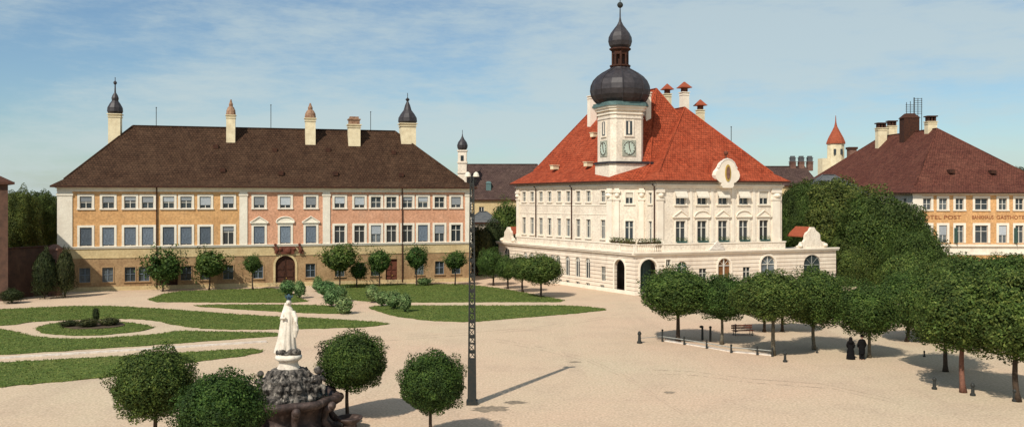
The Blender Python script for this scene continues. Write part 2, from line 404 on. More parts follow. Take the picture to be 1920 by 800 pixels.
def leaf_mesh(name, n, size, seed=1, fn=None, m='leaf_dark', normal=None, aspect=.6, core=1.6):
    rg = np.random.default_rng(seed)
    P = fn(rg, n); n = len(P)
    N = rg.normal(size=(n, 3)) if normal is None else normal(P) + rg.normal(size=(n, 3)) * .55
    N /= np.linalg.norm(N, axis=1, keepdims=True)
    T = np.cross(N, rg.normal(size=(n, 3))); T /= np.linalg.norm(T, axis=1, keepdims=True); B = np.cross(N, T)
    s = size * rg.uniform(.6, 1.3, (n, 1))
    if normal is not None: s = s * (1 + core * (np.linalg.norm(P, axis=1, keepdims=True) < .8))
    T = T * s * .5; B = B * s * .5 * aspect
    V = np.stack([P - T, P - B * .9, P + T, P + B * .9], 1).reshape(-1, 3)
    me = bpy.data.meshes.new(name); me.vertices.add(n * 4); me.vertices.foreach_set('co', V.ravel())
    me.loops.add(n * 4); me.loops.foreach_set('vertex_index', np.arange(n * 4)); me.polygons.add(n)
    me.polygons.foreach_set('loop_start', np.arange(n) * 4); me.polygons.foreach_set('loop_total', np.full(n, 4))
    me.materials.append(MATS[m]); me.update(); me.validate(); return me

def roof_mesh(org, faces, m, parent, name='roof', thick=None):
    mb = MB(org); mb.uv = []
    for f in faces:
        f = [Vector(p) for p in f]
        e = (f[1] - f[0]); e.z = 0; e.normalize()
        nrm = (f[1] - f[0]).cross(f[-1] - f[0]); 
        if nrm.length < 1e-6: nrm = Vector((0, 0, 1))
        nrm.normalize(); up = nrm.cross(e)
        mb.face(f)
        for p in f: mb.uv.append(((p - f[0]).dot(e) + f[0].x * .37, (p - f[0]).dot(up)))
    return mb.build(name, m, parent)

def offset_poly(poly, d):               # outward offset, ccw polygon
    out = []; n = len(poly)
    for i in range(n):
        a, b, c = poly[i - 1], poly[i], poly[(i + 1) % n]
        u, v = unit((b[0] - a[0], b[1] - a[1])), unit((c[0] - b[0], c[1] - b[1]))
        n1, n2 = (u[1], -u[0]), (v[1], -v[0]); k = 1 + n1[0] * n2[0] + n1[1] * n2[1]
        out.append((b[0] + (n1[0] + n2[0]) / k * d, b[1] + (n1[1] + n2[1]) / k * d))
    return out
def hip(org, poly, target, z0, m, parent, over=.7, flare=.16, fdrop=.35, gutter='dark_wood'):
    """poly: ccw eave corners, target[i]: roof point the corner's hip runs to"""
    e = offset_poly(poly, over); n = len(poly); zo = z0 - over * .45; faces = []; mid = []
    for i in range(n):
        t = target[i]; k = flare
        mid.append((e[i][0] + (t[0] - e[i][0]) * k, e[i][1] + (t[1] - e[i][1]) * k, zo + (t[2] - zo) * (k * (1 - fdrop))))
    for i in range(n):
        j = (i + 1) % n; a, b = (*e[i], zo), (*e[j], zo)
        faces.append([a, b, mid[j], mid[i]])
        if (Vector(target[i]) - Vector(target[j])).length < .05: faces.append([mid[i], mid[j], target[i]])
        else: faces.append([mid[i], mid[j], target[j], target[i]])
    r = roof_mesh(org, faces, m, parent)
    mb = MB(org)                         # fascia and soffit
    inn = offset_poly(poly, -.05)
    for i in range(n):
        j = (i + 1) % n
        mb.face([(*e[i], zo - .003), (*e[j], zo - .003), (*e[j], zo - .22), (*e[i], zo - .22)])
        mb.face([(*e[i], zo - .22), (*e[j], zo - .22), (*inn[j], zo - .22), (*inn[i], zo - .22)])
    mb.build('eaves', gutter, parent)
    rb = MB(org)                         # ridge and hip tiles
    for i in range(n): rb.tube([mid[i], target[i]], .13, 6)
    for i in range(n):
        j = (i + 1) % n
        if (Vector(target[i]) - Vector(target[j])).length > .05: rb.tube([target[i], target[j]], .14, 6)
    rb.uv = [(0.1 * k, .1 * (k % 7)) for k in range(sum(len(f) for f in rb.f))]
    rb.build('ridge_tiles', m, parent)
    return r

def crest_band(mb, O, u, L, z, steps, e=0):
    for (h, d) in steps: mb.obox(O, u, -d * e, L + d * e, 0, d, z, z + h); z += h

def chimney(c, z0, z1, w, cap, shaft='chimney_cream', parent=None, org=(0, 0, 0), d=None, rot=0, capmat=None):
    """a chimney is a part of its house, its cap the sub-part"""
    d = d or w; co, si = math.cos(rot), math.sin(rot)
    def rect(k, ww=w, dd=d): return [(c[0] + co * x * k - si * y * k, c[1] + si * x * k + co * y * k) for x, y in ((-ww / 2, -dd / 2), (ww / 2, -dd / 2), (ww / 2, dd / 2), (-ww / 2, dd / 2))]
    m = MB(org); m.prism(rect(1), z0, z1 - .5); m.prism(rect(1.12), z1 - .5, z1 - .38); m.prism(rect(1), z1 - .38, z1 - .12); m.prism(rect(1.22), z1 - .12, z1)
    ch = m.build('chimney', shaft, parent)
    k = MB(org); r = w / 2
    if cap == 'spire':          # bulb with long finial
        k.lathe(c, [(r * 1.1, z1), (r * 1.35, z1 + .35), (r * 1.3, z1 + .9), (r * .9, z1 + 1.5), (r * .55, z1 + 1.9), (r * .62, z1 + 2.3), (r * .45, z1 + 2.7), (r * .15, z1 + 3.1), (r * .1, z1 + 4.2), (r * .3, z1 + 4.4), (r * .3, z1 + 4.6), (.05, z1 + 4.8), (.05, z1 + 5.3)], 10)
        cm = 'copper'
    elif cap == 'onion':
        k.lathe(c, [(r * 1.05, z1), (r * 1.3, z1 + .3), (r * 1.25, z1 + .9), (r * .95, z1 + 1.5), (r * .55, z1 + 2.1), (r * .35, z1 + 2.9), (r * .12, z1 + 3.5), (r * .3, z1 + 3.8), (.05, z1 + 4.1), (.05, z1 + 4.8)], 10)
        cm = 'copper'
    elif cap == 'hood':         # small domed chimney hood
        k.lathe(c, [(r * 1.0, z1), (r * 1.15, z1 + .1), (r * 1.05, z1 + .7), (r * .7, z1 + 1.15), (r * .45, z1 + 1.3), (r * .5, z1 + 1.6), (r * .3, z1 + 1.9), (.1, z1 + 2.3)], 10)
        cm = 'hood'
    elif cap == 'flat':
        k.prism(rect(.9), z1, z1 + .7); k.prism(rect(1.05), z1 + .7, z1 + .85); k.prism(rect(.75), z1 + .85, z1 + 1.2); cm = 'hood'
    elif cap == 'tile':         # posts and a red pyramid hood
        for sx in (-1, 1):
            for sy in (-1, 1):
                p = (c[0] + co * sx * w * .38 - si * sy * d * .38, c[1] + si * sx * w * .38 + co * sy * d * .38); pass
        k.prism(rect(.7), z1, z1 + .6)
        kk = MB(org); kk.prism(rect(1.6), z1 + .6, z1 + .72); kk.prism(rect(1.5), z1 + .72, z1 + 1.55, .92)
        kk.build('chimney_hood', 'red_plain', ch); cm = 'rust'
    elif cap == 'slab':
        for x in (-.35, 0, .35):
            p = (c[0] + co * x * w, c[1] + si * x * w); k.box(p[0] - .15, p[0] + .15, p[1] - d * .4, p[1] + d * .4, z1, z1 + .8)
        k.prism(rect(1.15), z1 + .8, z1 + 1.0); cm = 'dark_wood'
    else: return ch
    k.build('chimney_cap', capmat or cm, ch); return ch
mat('red_plain', (.34, .08, .035), (.24, .055, .025), 3)

def rod(c, z0, z1, parent, org): m = MB(org); m.tube([(*c, z0), (*c, z1)], .05, 5); m.ball((*c, z1), .1, 6, 4); m.build('lightning_rod', 'iron', parent)
def pipe(O, u, s, z0, z1, parent, org, m='dark_wood'):
    n = (u[1], -u[0]); p = add2(add2(O, u, s), n, .16); b = MB(org)
    b.tube([(*p, z0), (*p, z1 - .3), (*add2(p, n, .35), z1)], .085, 6); b.build('drainpipe', m, parent)

# ------------------------------------------------------------------ world, sun, camera
w = bpy.data.worlds.new('World'); scene.world = w; w.use_nodes = True
SUNV = Vector((-.50, -.866, math.tan(R(46)))).normalized()
def setup_world():
    nt = w.node_tree; N = nt.nodes; L = nt.links; bg = N['Background']; bg.inputs['Strength'].default_value = .098
    sk = N.new('ShaderNodeTexSky'); sk.sky_type = 'NISHITA'; sk.sun_disc = False; sk.sun_elevation = R(46); sk.sun_rotation = math.atan2(SUNV.x, SUNV.y)
    sk.air_density = 1.0; sk.dust_density = .7; sk.ozone_density = 3.0
    tc = N.new('ShaderNodeTexCoord'); sp = N.new('ShaderNodeSeparateXYZ'); L.new(tc.outputs['Generated'], sp.inputs[0])
    mp = N.new('ShaderNodeMapping'); mp.inputs['Scale'].default_value = (1.3, 1.3, 5.5); mp.inputs['Location'].default_value = (.35, 0, .55); mp.inputs['Rotation'].default_value = (0, R(-7), 0); L.new(tc.outputs['Generated'], mp.inputs[0])
    n = N.new('ShaderNodeTexNoise'); n.inputs['Scale'].default_value = 1.7; n.inputs['Detail'].default_value = 9; n.inputs['Roughness'].default_value = .52; n.inputs['Distortion'].default_value = .3
    L.new(mp.outputs[0], n.inputs['Vector'])
    # thin veil of cloud, thicker to the right and in a band above the roofs
    a = N.new('ShaderNodeMapRange'); a.inputs[1].default_value = -.6; a.inputs[2].default_value = .35; a.inputs[3].default_value = -.10; a.inputs[4].default_value = .06; L.new(sp.outputs[0], a.inputs[0])
    n3 = N.new('ShaderNodeTexNoise'); n3.inputs['Scale'].default_value = 14; n3.inputs['Detail'].default_value = 6; n3.inputs['Roughness'].default_value = .7; L.new(mp.outputs[0], n3.inputs['Vector'])
    mm = N.new('ShaderNodeMath'); mm.operation = 'MULTIPLY_ADD'; mm.inputs[1].default_value = .28; L.new(n3.outputs['Fac'], mm.inputs[0]); L.new(n.outputs['Fac'], mm.inputs[2])
    ms = N.new('ShaderNodeMath'); ms.operation = 'SUBTRACT'; ms.inputs[1].default_value = .10; L.new(mm.outputs[0], ms.inputs[0])
    ad = N.new('ShaderNodeMath'); ad.operation = 'ADD'; L.new(ms.outputs[0], ad.inputs[0]); L.new(a.outputs[0], ad.inputs[1])
    r = N.new('ShaderNodeMapRange'); r.interpolation_type = 'SMOOTHSTEP'; r.inputs[1].default_value = .40; r.inputs[2].default_value = .66; r.inputs[4].default_value = .74; L.new(ad.outputs[0], r.inputs[0])
    tint = mixc(nt, 1.0, sk.outputs[0], (.90, 1.0, 1.0), 'MULTIPLY')
    o = mixc(nt, r.outputs[0], tint, (5.3, 6.2, 6.25))
    L.new(o, bg.inputs['Color'])
setup_world()
sl = bpy.data.lights.new('sun', 'SUN'); sl.energy = 4.3; sl.angle = R(.6); sl.color = (1, .93, .82)
so = bpy.data.objects.new('sun', sl); COL.objects.link(so); so.rotation_euler = SUNV.to_track_quat('Z', 'Y').to_euler(); so.location = (-30, -30, 60)
cam = bpy.data.cameras.new('camera'); cam.sensor_width = 36; cam.lens = 30; cam.shift_y = -25 / 1920; cam.clip_end = 6000; cam.clip_start = .5
co_ = bpy.data.objects.new('camera', cam); COL.objects.link(co_); co_.location = (0, 0, H); co_.rotation_euler = (R(90), 0, 0); scene.camera = co_
vs = scene.view_settings; vs.view_transform = 'Standard'; vs.look = 'None'; vs.exposure = 0.12; vs.gamma = 1

# ------------------------------------------------------------------ ground and lawns
g = MB(); g.face([(-3000, -200, 0), (3000, -200, 0), (3000, 5000, 0), (-3000, 5000, 0)])
structure(g.build('ground', 'sand_gravel'))
def smooth_poly(P, k=2):
    for _ in range(k):
        Q = []
        for i in range(len(P)):
            a, b = P[i], P[(i + 1) % len(P)]
            Q += [(a[0] * .8 + b[0] * .2, a[1] * .8 + b[1] * .2), (a[0] * .2 + b[0] * .8, a[1] * .2 + b[1] * .8)]
        P = Q
    return P
def area(P): return sum(P[i][0] * P[(i + 1) % len(P)][1] - P[(i + 1) % len(P)][0] * P[i][1] for i in range(len(P))) / 2
LAWNS = []
def lawn(pts, z=.06, world=False, m='lawn_green', name='lawn', sm=2):
    P = pts if world else [G(*p) for p in pts]
    P = smooth_poly(P, sm)
    if area(P) < 0: P = P[::-1]
    rgl = random.Random(int(abs(area(P)))); Q = []
    for i in range(len(P)):
        a_, c_ = P[i], P[(i + 1) % len(P)]; k_ = max(1, int(math.dist(a_, c_) / .45))
        for j in range(k_): Q.append((a_[0] + (c_[0] - a_[0]) * j / k_ + rgl.uniform(-.1, .1), a_[1] + (c_[1] - a_[1]) * j / k_ + rgl.uniform(-.16, .16)))
    P = Q; LAWNS.append((P, z)) if m == 'lawn_green' else None
    b = MB(); n = len(P); bt = [b.vert((*p, -.02)) for p in P]; t = [b.vert((*p, z)) for p in P]
    for i in range(n): b.f.append([bt[i], bt[(i + 1) % n], t[(i + 1) % n], t[i]])
    b.f.append(t); return structure(b.build(name, m))
def ell(cx, cy, rx, ry, n=40): return [(cx + rx * math.cos(2 * math.pi * k / n), cy + ry * math.sin(2 * math.pi * k / n)) for k in range(n)]
lawn([(265, 566), (320, 547), (420, 543), (530, 540), (560, 558), (582, 567), (420, 567)], sm=1)
lawn([(350, 573), (420, 571), (575, 571.5), (628, 574), (668, 588), (600, 588), (480, 582)], sm=1)
lawn([(-60, 585), (0, 580), (130, 574), (220, 574), (330, 581), (480, 592), (600, 597), (738, 606), (690, 613), (560, 617), (400, 618), (330, 610), (293, 601), (240, 597), (130, 600), (60, 603), (20, 610), (-60, 612)], sm=1)
lawn([(-60, 616), (0, 617), (28, 622), (60, 631), (120, 636), (200, 634), (290, 627), (335, 620.5), (400, 622), (520, 624), (535, 629), (420, 637), (300, 646), (150, 656), (0, 665), (-60, 669)], sm=1)
lawn([(-60, 684), (0, 680), (150, 672), (300, 664), (420, 656), (480, 654.5), (497, 658), (460, 667), (380, 676), (300, 690), (200, 708), (0, 725), (-60, 733)], sm=1)
c0 = G(175, 614)
cf = G(175, 601); cb = G(175, 631)
ring = [G(x, y) for x, y in [(64, 616), (95, 606), (175, 602), (250, 605), (292, 613), (270, 620), (200, 628), (130, 629), (80, 625)]]
lawn(ring, world=True, sm=2)
bed = [G(x, y) for x, y in [(108, 612), (140, 605), (185, 603), (225, 606), (238, 611), (200, 617), (140, 618)]]
lawn(bed, z=.14, world=True, m='soil', name='flower_bed', sm=2)
lawn([(588, 536), (640, 533), (760, 532.5), (872, 533), (940, 541), (1005, 553), (1072, 566), (960, 566), (780, 567), (705, 566), (640, 561)], sm=1)
lawn([(682, 574), (780, 573), (960, 573), (1075, 573), (1148, 580), (1085, 587), (960, 597), (885, 604), (800, 601), (735, 592)], sm=1)
# kerb that follows the straight walk
k = MB(); 
for a, b in zip([(-60, 676), (150, 663), (330, 652), (500, 641)], [(150, 663), (330, 652), (500, 641)]):
    A, B = G(*a), G(*b); u = unit((B[0] - A[0], B[1] - A[1])); k.obox(A, u, 0, math.dist(A, B), -.15, .15, -.02, .14)
structure(k.build('kerb', 'pale_stone'))
def patch(cx, cy, rx, ry, seed, m='damp_soil'):
    rg = random.Random(seed); n = 26; P = [G(cx + rx * math.cos(2 * math.pi * i / n) * rg.uniform(.6, 1.1), cy + ry * math.sin(2 * math.pi * i / n) * rg.uniform(.5, 1.1)) for i in range(n)]
    P = smooth_poly(P, 1); b = MB(); b.face([(*p, .004) for p in (P if area(P) > 0 else P[::-1])]); return structure(b.build('damp_patch', m))
def track(pts, seed, wd=.11):
    rg = random.Random(seed); b = MB(); P = []
    for p, q in zip(pts, pts[1:]):
        for j in range(12): P.append(G(p[0] + (q[0] - p[0]) * j / 12, p[1] + (q[1] - p[1]) * j / 12 + rg.uniform(-.25, .25)))
    for off in (0, 1.35):
        for i in range(len(P) - 1):
            if rg.random() < .25: continue
            a, c = P[i], P[i + 1]; b.face([(a[0], a[1] + off, .005), (c[0], c[1] + off, .005), (c[0], c[1] + off + wd * rg.uniform(.6, 2), .005), (a[0], a[1] + off + wd * rg.uniform(.6, 2), .005)])
    return structure(b.build('cart_track', 'track_soil'))
mat('track_soil', (.42, .31, .22), (.33, .24, .17), .8, extra=speckle(.2, 6))
track([(1230, 700), (1310, 704), (1420, 718), (1560, 728), (1700, 760)], 5); track([(930, 640), (1010, 655), (1100, 676), (1180, 712), (1300, 790)], 6); track([(700, 640), (820, 632), (1000, 618), (1180, 590)], 7)
mat('damp_soil', (.30, .23, .16), (.17, .135, .095), 1.2, extra=speckle(.25, 6))
patch(918, 766, 42, 7, 1); patch(965, 754, 26, 3.5, 2); patch(1256, 735, 12, 3, 3); patch(1080, 678, 14, 1.6, 4)

# grass tufts standing on the lawns, thicker along the unmown borders
def grass_points(rg, n):
    out = []
    for P, z in LAWNS:
        A_ = np.array(P); lo, hi = A_.min(0), A_.max(0); k_ = int(area(P) * 45)
        q = rg.uniform(lo, hi, (int(k_ * (hi - lo).prod() / area(P)), 2)); ins = np.zeros(len(q), bool)
        for i in range(len(A_)):
            a_, b_ = A_[i], A_[i - 1]
            if a_[1] == b_[1]: continue
            c = ((a_[1] > q[:, 1]) != (b_[1] > q[:, 1])) & (q[:, 0] < (b_[0] - a_[0]) * (q[:, 1] - a_[1]) / (b_[1] - a_[1]) + a_[0]); ins ^= c
        q = q[ins]
        e = A_[rg.integers(0, len(A_), len(A_) * 14)] + rg.normal(size=(len(A_) * 14, 2)) * .11
        q = np.vstack([q, e]); out.append(np.hstack([q, z + rg.uniform(0, .05, (len(q), 1))]))
    return np.vstack(out)
leafmat('grass_blade', (.065, .105, .02), (.11, .16, .03), (.19, .21, .055), .2)
go = bpy.data.objects.new('grass', leaf_mesh('grass', 1, .115, 9, grass_points, 'grass_blade')); COL.objects.link(go); tag(go, 'short tufted grass covering the lawns of the square', 'grass', kind='stuff')

# ------------------------------------------------------------------ LEFT BUILDING (orange facade)
A, B = (-60.9, 114.4), (-6.2, 129.5); u = unit((B[0] - A[0], B[1] - A[1])); LB = math.dist(A, B); nb = (-u[1], u[0]); nf = (u[1], -u[0])
dep = 17.0; Cc, Dd = add2(B, nb, dep), add2(A, nb, dep); org = (A[0], A[1], 0); EZ = 14.6
bl = thing('palace_building', 'long orange palace building with white trimmed windows and dark brown hipped roof', 'building', org)
S = lambda px: on_line(px, A, u)
up = [161, 203, 244, 277, 316, 349, 385, 428, 486, 535, 583, 637, 674, 705, 734, 764, 793, 824, 855]
def lbwin(px): return S(px)
Zs = 5.75                                                  # string course
s1, s2 = S(457), S(611)
W1 = 1.5
def rng_holes(lo, hi):
    hs = []
    for p in up:
        s = S(p)
        if lo < s < hi:
            hs += [(s - W1 / 2, s + W1 / 2, 11.15, 12.8), (s - W1 / 2, s + W1 / 2, 6.05, 8.6)]
    return hs
def shift(hs, d): return [(h[0] - d, h[1] - d) + tuple(h[2:]) for h in hs]
for lo, hi, m in ((0, s1, 'ochre'), (s1, s2, 'pink_plaster'), (s2, LB, 'pink_plaster')):
    if m == 'pink_plaster' and lo == s2: m = 'pink_plaster'
    b = MB(org); wall(b, add2(A, u, lo), u, hi - lo, Zs, EZ, shift(rng_holes(lo, hi), lo)); b.build('upper_wall', m, bl)
# ground floor
gw = [(159, 2), (202, 2), (244, 2), (270, 2), (349, 2), (385, 2), (428, 2), (484, 2), (582, 2), (637, 2), (675, 2), (704, 2), (786, 2), (824, 2), (855, 2)]
gh = [(S(p) - .68, S(p) + .68, 1.2, 3.15) for p, _ in gw]
door1 = (S(535) - 1.35, S(535) + 1.35, .06, 4.35, True); door2 = (S(734) - .85, S(734) + .85, .06, 3.6); door3 = (S(316) - 1.2, S(316) + 1.2, .06, 2.9)
b = MB(org); wall(b, A, u, LB, 0, 4.5, gh + [door1, door2, door3], .35); b.build('ground_floor_wall', 'tan_plaster', bl)
b = MB(org); wall(b, A, u, LB, 4.5, Zs, []); b.build('frieze_wall', 'yellow_plaster', bl)
b = MB(org)
for O_, v_, L_ in ((B, nb, dep), (Cc, (-u[0], -u[1]), LB), (Dd, (-nb[0], -nb[1]), dep)):
    wall(b, O_, v_, L_, 0, Zs, []); 
b.build('side_wall', 'tan_plaster', bl)
b = MB(org)
for O_, v_, L_ in ((B, nb, dep), (Cc, (-u[0], -u[1]), LB), (Dd, (-nb[0], -nb[1]), dep)):
    wall(b, O_, v_, L_, Zs, EZ, [])
b.build('side_wall', 'ochre', bl)
# mouldings
b = MB(org)
b.obox(A, u, -.12, LB + .12, 0, .14, Zs - .02, Zs + .16); b.obox(A, u, -.2, LB + .2, 0, .22, Zs + .16, Zs + .26)
b.build('string_course', 'trim_white', bl)
b = MB(org); b.obox(A, u, -.06, LB + .06, 0, .08, 4.4, 4.56); b.obox(A, u, -.1, LB + .1, 0, .1, 0, .55); b.build('plinth', 'yellow_plaster', bl)
b = MB(org); b.obox(A, u, -.1, LB + .1, 0, .1, 13.45, 13.9); b.obox(A, u, -.25, LB + .25, 0, .25, 13.9, 14.1); b.obox(A, u, -.4, LB + .4, 0, .45, 14.1, 14.35)
b.build('cornice', 'trim_white', bl)
for a, c in ((S(110), S(136)), (S(449), S(464)), (S(605), S(619)), (S(872), LB + .05)):
    if a < .3: a = -.05
    b = MB(org); b.obox(A, u, a, c, 0, .12, Zs + .262, 13.447); b.obox(A, u, a - .1, c + .1, .12, .2, 12.9, 13.2); b.build('pilaster', 'trim_white', bl)
random.seed(4)
LOWST = ['blue', 'blue', 'blue', 'blue', 'blue', 'blue', 'blue', 'dark', 'blue', 'blue', 'blue', 'dark', 'dark', 'grey', 'dark', 'dark', 'blue', 'grey', 'dark']
for i, p in enumerate(up):
    s = S(p)
    kw = dict(blind=[.42, .5, .34, .5, .42, .34, .72, .6, .72, .72, .72, .6, .72, None, None, .34, .42, None, .72][i])
    kw = {k_: v for k_, v in kw.items() if v}
    put_window(bl, A, u, s, 11.15, W1, 1.65, surround=.3, rows=(.5,), pane='glass_dark', **kw)
    kw = dict(surround=.3, rows=(.68,))
    t = LOWST[i]
    if t == 'blue': kw.update(blind=.93, blindmat='blind_blue')
    elif t == 'grey': kw.update(pane='glass_grey', blind=.5)
    elif i % 3 == 1: kw.update(blind=.25)
    if 8 <= i <= 10: kw.update(ped='tri' if i != 9 else 'seg')
    put_window(bl, A, u, s, 6.05, W1, 2.55, **kw)
for p, _ in gw: put_window(bl, A, u, S(p), 1.2, 1.36, 1.95, rows=(.5,), pane=('glass_grey' if p in (159, 202, 786, 637) else 'glass_dark'), framemat='blind_blue', surround=.12, trim='tan_plaster')
def door(parent, O, u, s, z, w, h, m, arch=False, name='door', org=None):
    n = (u[1], -u[0]); b = MB(org); P = lambda x, zz_, d: (*add2(add2(O, u, s + x), n, -d), zz_)
    if arch:
        r = w / 2; pts = [(-r, z), (r, z)] + [(r * math.cos(math.pi * i / 12), z + h - r + r * math.sin(math.pi * i / 12)) for i in range(13)]
    else: pts = [(-w / 2, z), (w / 2, z), (w / 2, z + h), (-w / 2, z + h)]
    b.face([P(x, q, .28) for x, q in pts])
    for k in (-1, 1):
        for r_ in range(3): b.obox(add2(O, u, s), u, min(k * w * .07, k * w * .4), max(k * w * .07, k * w * .4), -.27, -.2, z + .2 + r_ * h * .25, z + .1 + (r_ + 1) * h * .22)
    b.obox(add2(O, u, s), u, -.03, .03, -.27, -.18, z, z + h - (w * .1 if arch else 0))
    o = b.build(name, m, parent); kb = MB(org); kb.obox(add2(O, u, s), u, .08, .2, -.2, -.12, z + 1.05, z + 1.15); kb.build('handle', 'gold', o); return o
door(bl, A, u, S(535), .06, 2.7, 4.29, 'dark_wood', True, org=org)
door(bl, A, u, S(734), .06, 1.7, 3.54, 'rust', org=org); door(bl, A, u, S(316), .06, 2.4, 2.84, 'dark_wood', org=org)
def archband(O, u, s, z0, zt, r, wdt, m, parent, org, d=.12):
    b = MB(org); n = (u[1], -u[0])
    for i in range(12):
        a, c = math.pi * i / 12, math.pi * (i + 1) / 12
        q = [(math.cos(a) * r, math.sin(a) * r), (math.cos(a) * (r + wdt), math.sin(a) * (r + wdt)), (math.cos(c) * (r + wdt), math.sin(c) * (r + wdt)), (math.cos(c) * r, math.sin(c) * r)]
        f = [(*add2(add2(O, u, s + x), n, d), zt + y) for x, y in q]; g_ = [(*add2(add2(O, u, s + x), n, 0), zt + y) for x, y in q]
        b.face(f); 
        for j in range(4): b.face([f[j], g_[j], g_[(j + 1) % 4], f[(j + 1) % 4]])
    b.obox(O, u, s - r - wdt, s - r, 0, d, z0, zt); b.obox(O, u, s + r, s + r + wdt, 0, d, z0, zt)
    return b.build('arch_surround', m, parent)
archband(A, u, S(535), 0, 3.0, 1.37, .3, 'yellow_plaster', bl, org)
for px, w_, h_ in ((517, .9, 1.1), (562, .9, 1.1), (539, 1.9, 1.15)):      # sculpted crest and two supporters over the portal
    s = S(px); b = MB(org); n = nf; c = add2(add2(A, u, s), n, .25)
    if w_ > 1:
        b.obox(A, u, s - .95, s + .95, 0, .3, 4.6, 5.65); b.ball((*c, 5.1), (.5, .25, .45)); b.ball((*add2(c, u, .95), 5.3), .28); b.ball((*add2(c, u, -.95), 5.3), .28)
    else:
        b.tube([(*c, 4.7), (*add2(c, u, .15), 5.2), (*add2(c, u, -.05), 5.75)], [.2, .3, .16]); b.ball((*add2(c, u, -.05), 5.95), .2); b.tube([(*c, 5.3), (*add2(c, u, .6), 5.0)], .1); b.tube([(*c, 5.4), (*add2(c, u, -.45), 5.6)], .09); b.tube([(*c, 4.9), (*add2(c, u, .5), 4.65)], .13)
    b.build('crest' if w_ > 1 else 'carved_figure', 'rust', bl)
pipe(A, u, S(294), .2, 14.1, bl, org); pipe(A, u, S(754), .2, 14.1, bl, org)
rz = 23.1; d_ = 8.1
RL = (*add2(add2(A, u, d_), nb, d_), rz); RR = (*add2(add2(B, u, -10.5), nb, 7.8), rz)
hip(org, [A, B, Cc, Dd], [RL, RR, RR, RL], 14.6, 'roof_brown', bl, .8)
def on_ridge(px, back=0.):
    P0, dv = (RL[0], RL[1]), unit((RR[0] - RL[0], RR[1] - RL[1])); return add2(add2(P0, dv, on_line(px, P0, dv)), nb, back)
ang = math.atan2(u[1], u[0])
c = (-57.2, 123.0); chimney(c, 18.5, zz(214, 123), 1.6, 'spire', parent=bl, org=org, rot=ang)
for px, y, w_, cap, cm in ((434, 216, 1.25, 'hood', None), (581, 222, 1.5, 'hood', None), (662, 234, 1.8, 'flat', None)):
    c = on_ridge(px, -1.6); chimney(c, 20.5, zz(y, c[1]), w_, cap, parent=bl, org=org, rot=ang)
c = (-16.4, 134.0); chimney(c, 19.5, zz(232, 134), 2.3, 'onion', parent=bl, org=org, rot=ang)
for px, y in ((293, 202), (508, 197), (695, 210)): c = on_ridge(px); rod(c, rz, zz(y, c[1]), bl, org)
# small roof hatches
for px, py in ((405, 275), (418, 318), (515, 281), (527, 324), (615, 282), (629, 326), (738, 286), (752, 328)):
    # locate on the front slope
    best = None
    for t in np.linspace(.05, .95, 60):
        d0 = add2(A, nb, d_ * t); s = on_line(px, d0, u); p = add2(d0, u, s); z = 14.6 + (rz - 14.6) * t
        e = abs(zz(py, p[1]) - z)
        if best is None or e < best[0]: best = (e, p, z)
    _, p, z = best; b = MB(org); b.obox(p, u, -.35, .35, -.6, .45, z - .3, z + .28); b.build('roof_hatch', 'dark_wood', bl)

# ------------------------------------------------------------------ TOWN HALL
Pc, P0, P3 = (15.9, 110.5), (-2.2, 140.2), (46.4, 122.2)
org = (Pc[0], Pc[1], 0)
th = thing('town_hall', 'white town hall with red tiled roof and onion domed clock tower', 'town hall', org)
ul = unit((Pc[0] - P0[0], Pc[1] - P0[1])); uf = unit((P3[0] - Pc[0], P3[1] - Pc[1])); nl = (ul[1], -ul[0]); nff = (uf[1], -uf[0]); nbk = (-uf[1], uf[0])
LL, LF = math.dist(P0, Pc), math.dist(P3, Pc)
SL = lambda px: on_line(px, P0, ul); SF = lambda px: on_line(px, Pc, uf)
CZ = 5.15
lh = []; larch = [985, 997, 1009, 1022, 1035, 1046, 1064, 1083, 1102]
for p in larch: s = SL(p); lh.append((s - .55, s + .55, 1.4, 4.25, True))
lh.append((SL(1131) - .5, SL(1131) + .5, 1.3, 3.3)); lh.append((SL(950) - .95, SL(950) + .95, 1.2, 4.6, True))
loggia_l = (SL(1162) - 1.1, SL(1162) + 1.1, .06, 4.45, True); 
cell = [(SL(p) - .45, SL(p) + .45, .25, .75) for p in (1035, 1050, 1064, 1083, 1102, 1129)]
b = MB(org); wall(b, P0, ul, LL, 0, CZ, lh + [loggia_l] + cell, .4)
fa = [(SF(1279) - .8, SF(1279) + .8, 1.2, 4.2, True), (SF(1358) - 1.0, SF(1358) + 1.0, .06, 4.45, True), (SF(1440) - 1.2, SF(1440) + 1.2, 1.0, 4.65, True), (SF(1523) - 1.45, SF(1523) + 1.45, .06, 4.6, True, .8), (SF(1253) - .35, SF(1253) + .35, 3.6, 4.5), (SF(1318) - .6, SF(1318) + .6, 1.2, 3.2), (SF(1400) - .6, SF(1400) + .6, 1.2, 3.2)]
loggia_f = (SF(1216) - 1.25, SF(1216) + 1.25, .06, 4.6, True)
wall(b, Pc, uf, LF, 0, CZ, fa + [loggia_f], .4)
R1 = add2(P3, nbk, 9); b.obox(P3, nbk, 0, 9, 0, .0, 0, CZ) if False else None
wall(b, P3, nbk, 9, 0, CZ, [])
L9 = add2(P0, nl, -9); wall(b, L9, (nl[0], nl[1]), 9, 0, CZ, [])
b.build('rusticated_wall', 'hall_rustic', th)
b = MB(org); b.face([(*p, CZ - .05) for p in (P0, Pc, P3, R1, add2(R1, uf, -14), add2(L9, ul, 20), L9)]); b.build('terrace_floor', 'pale_stone', th)
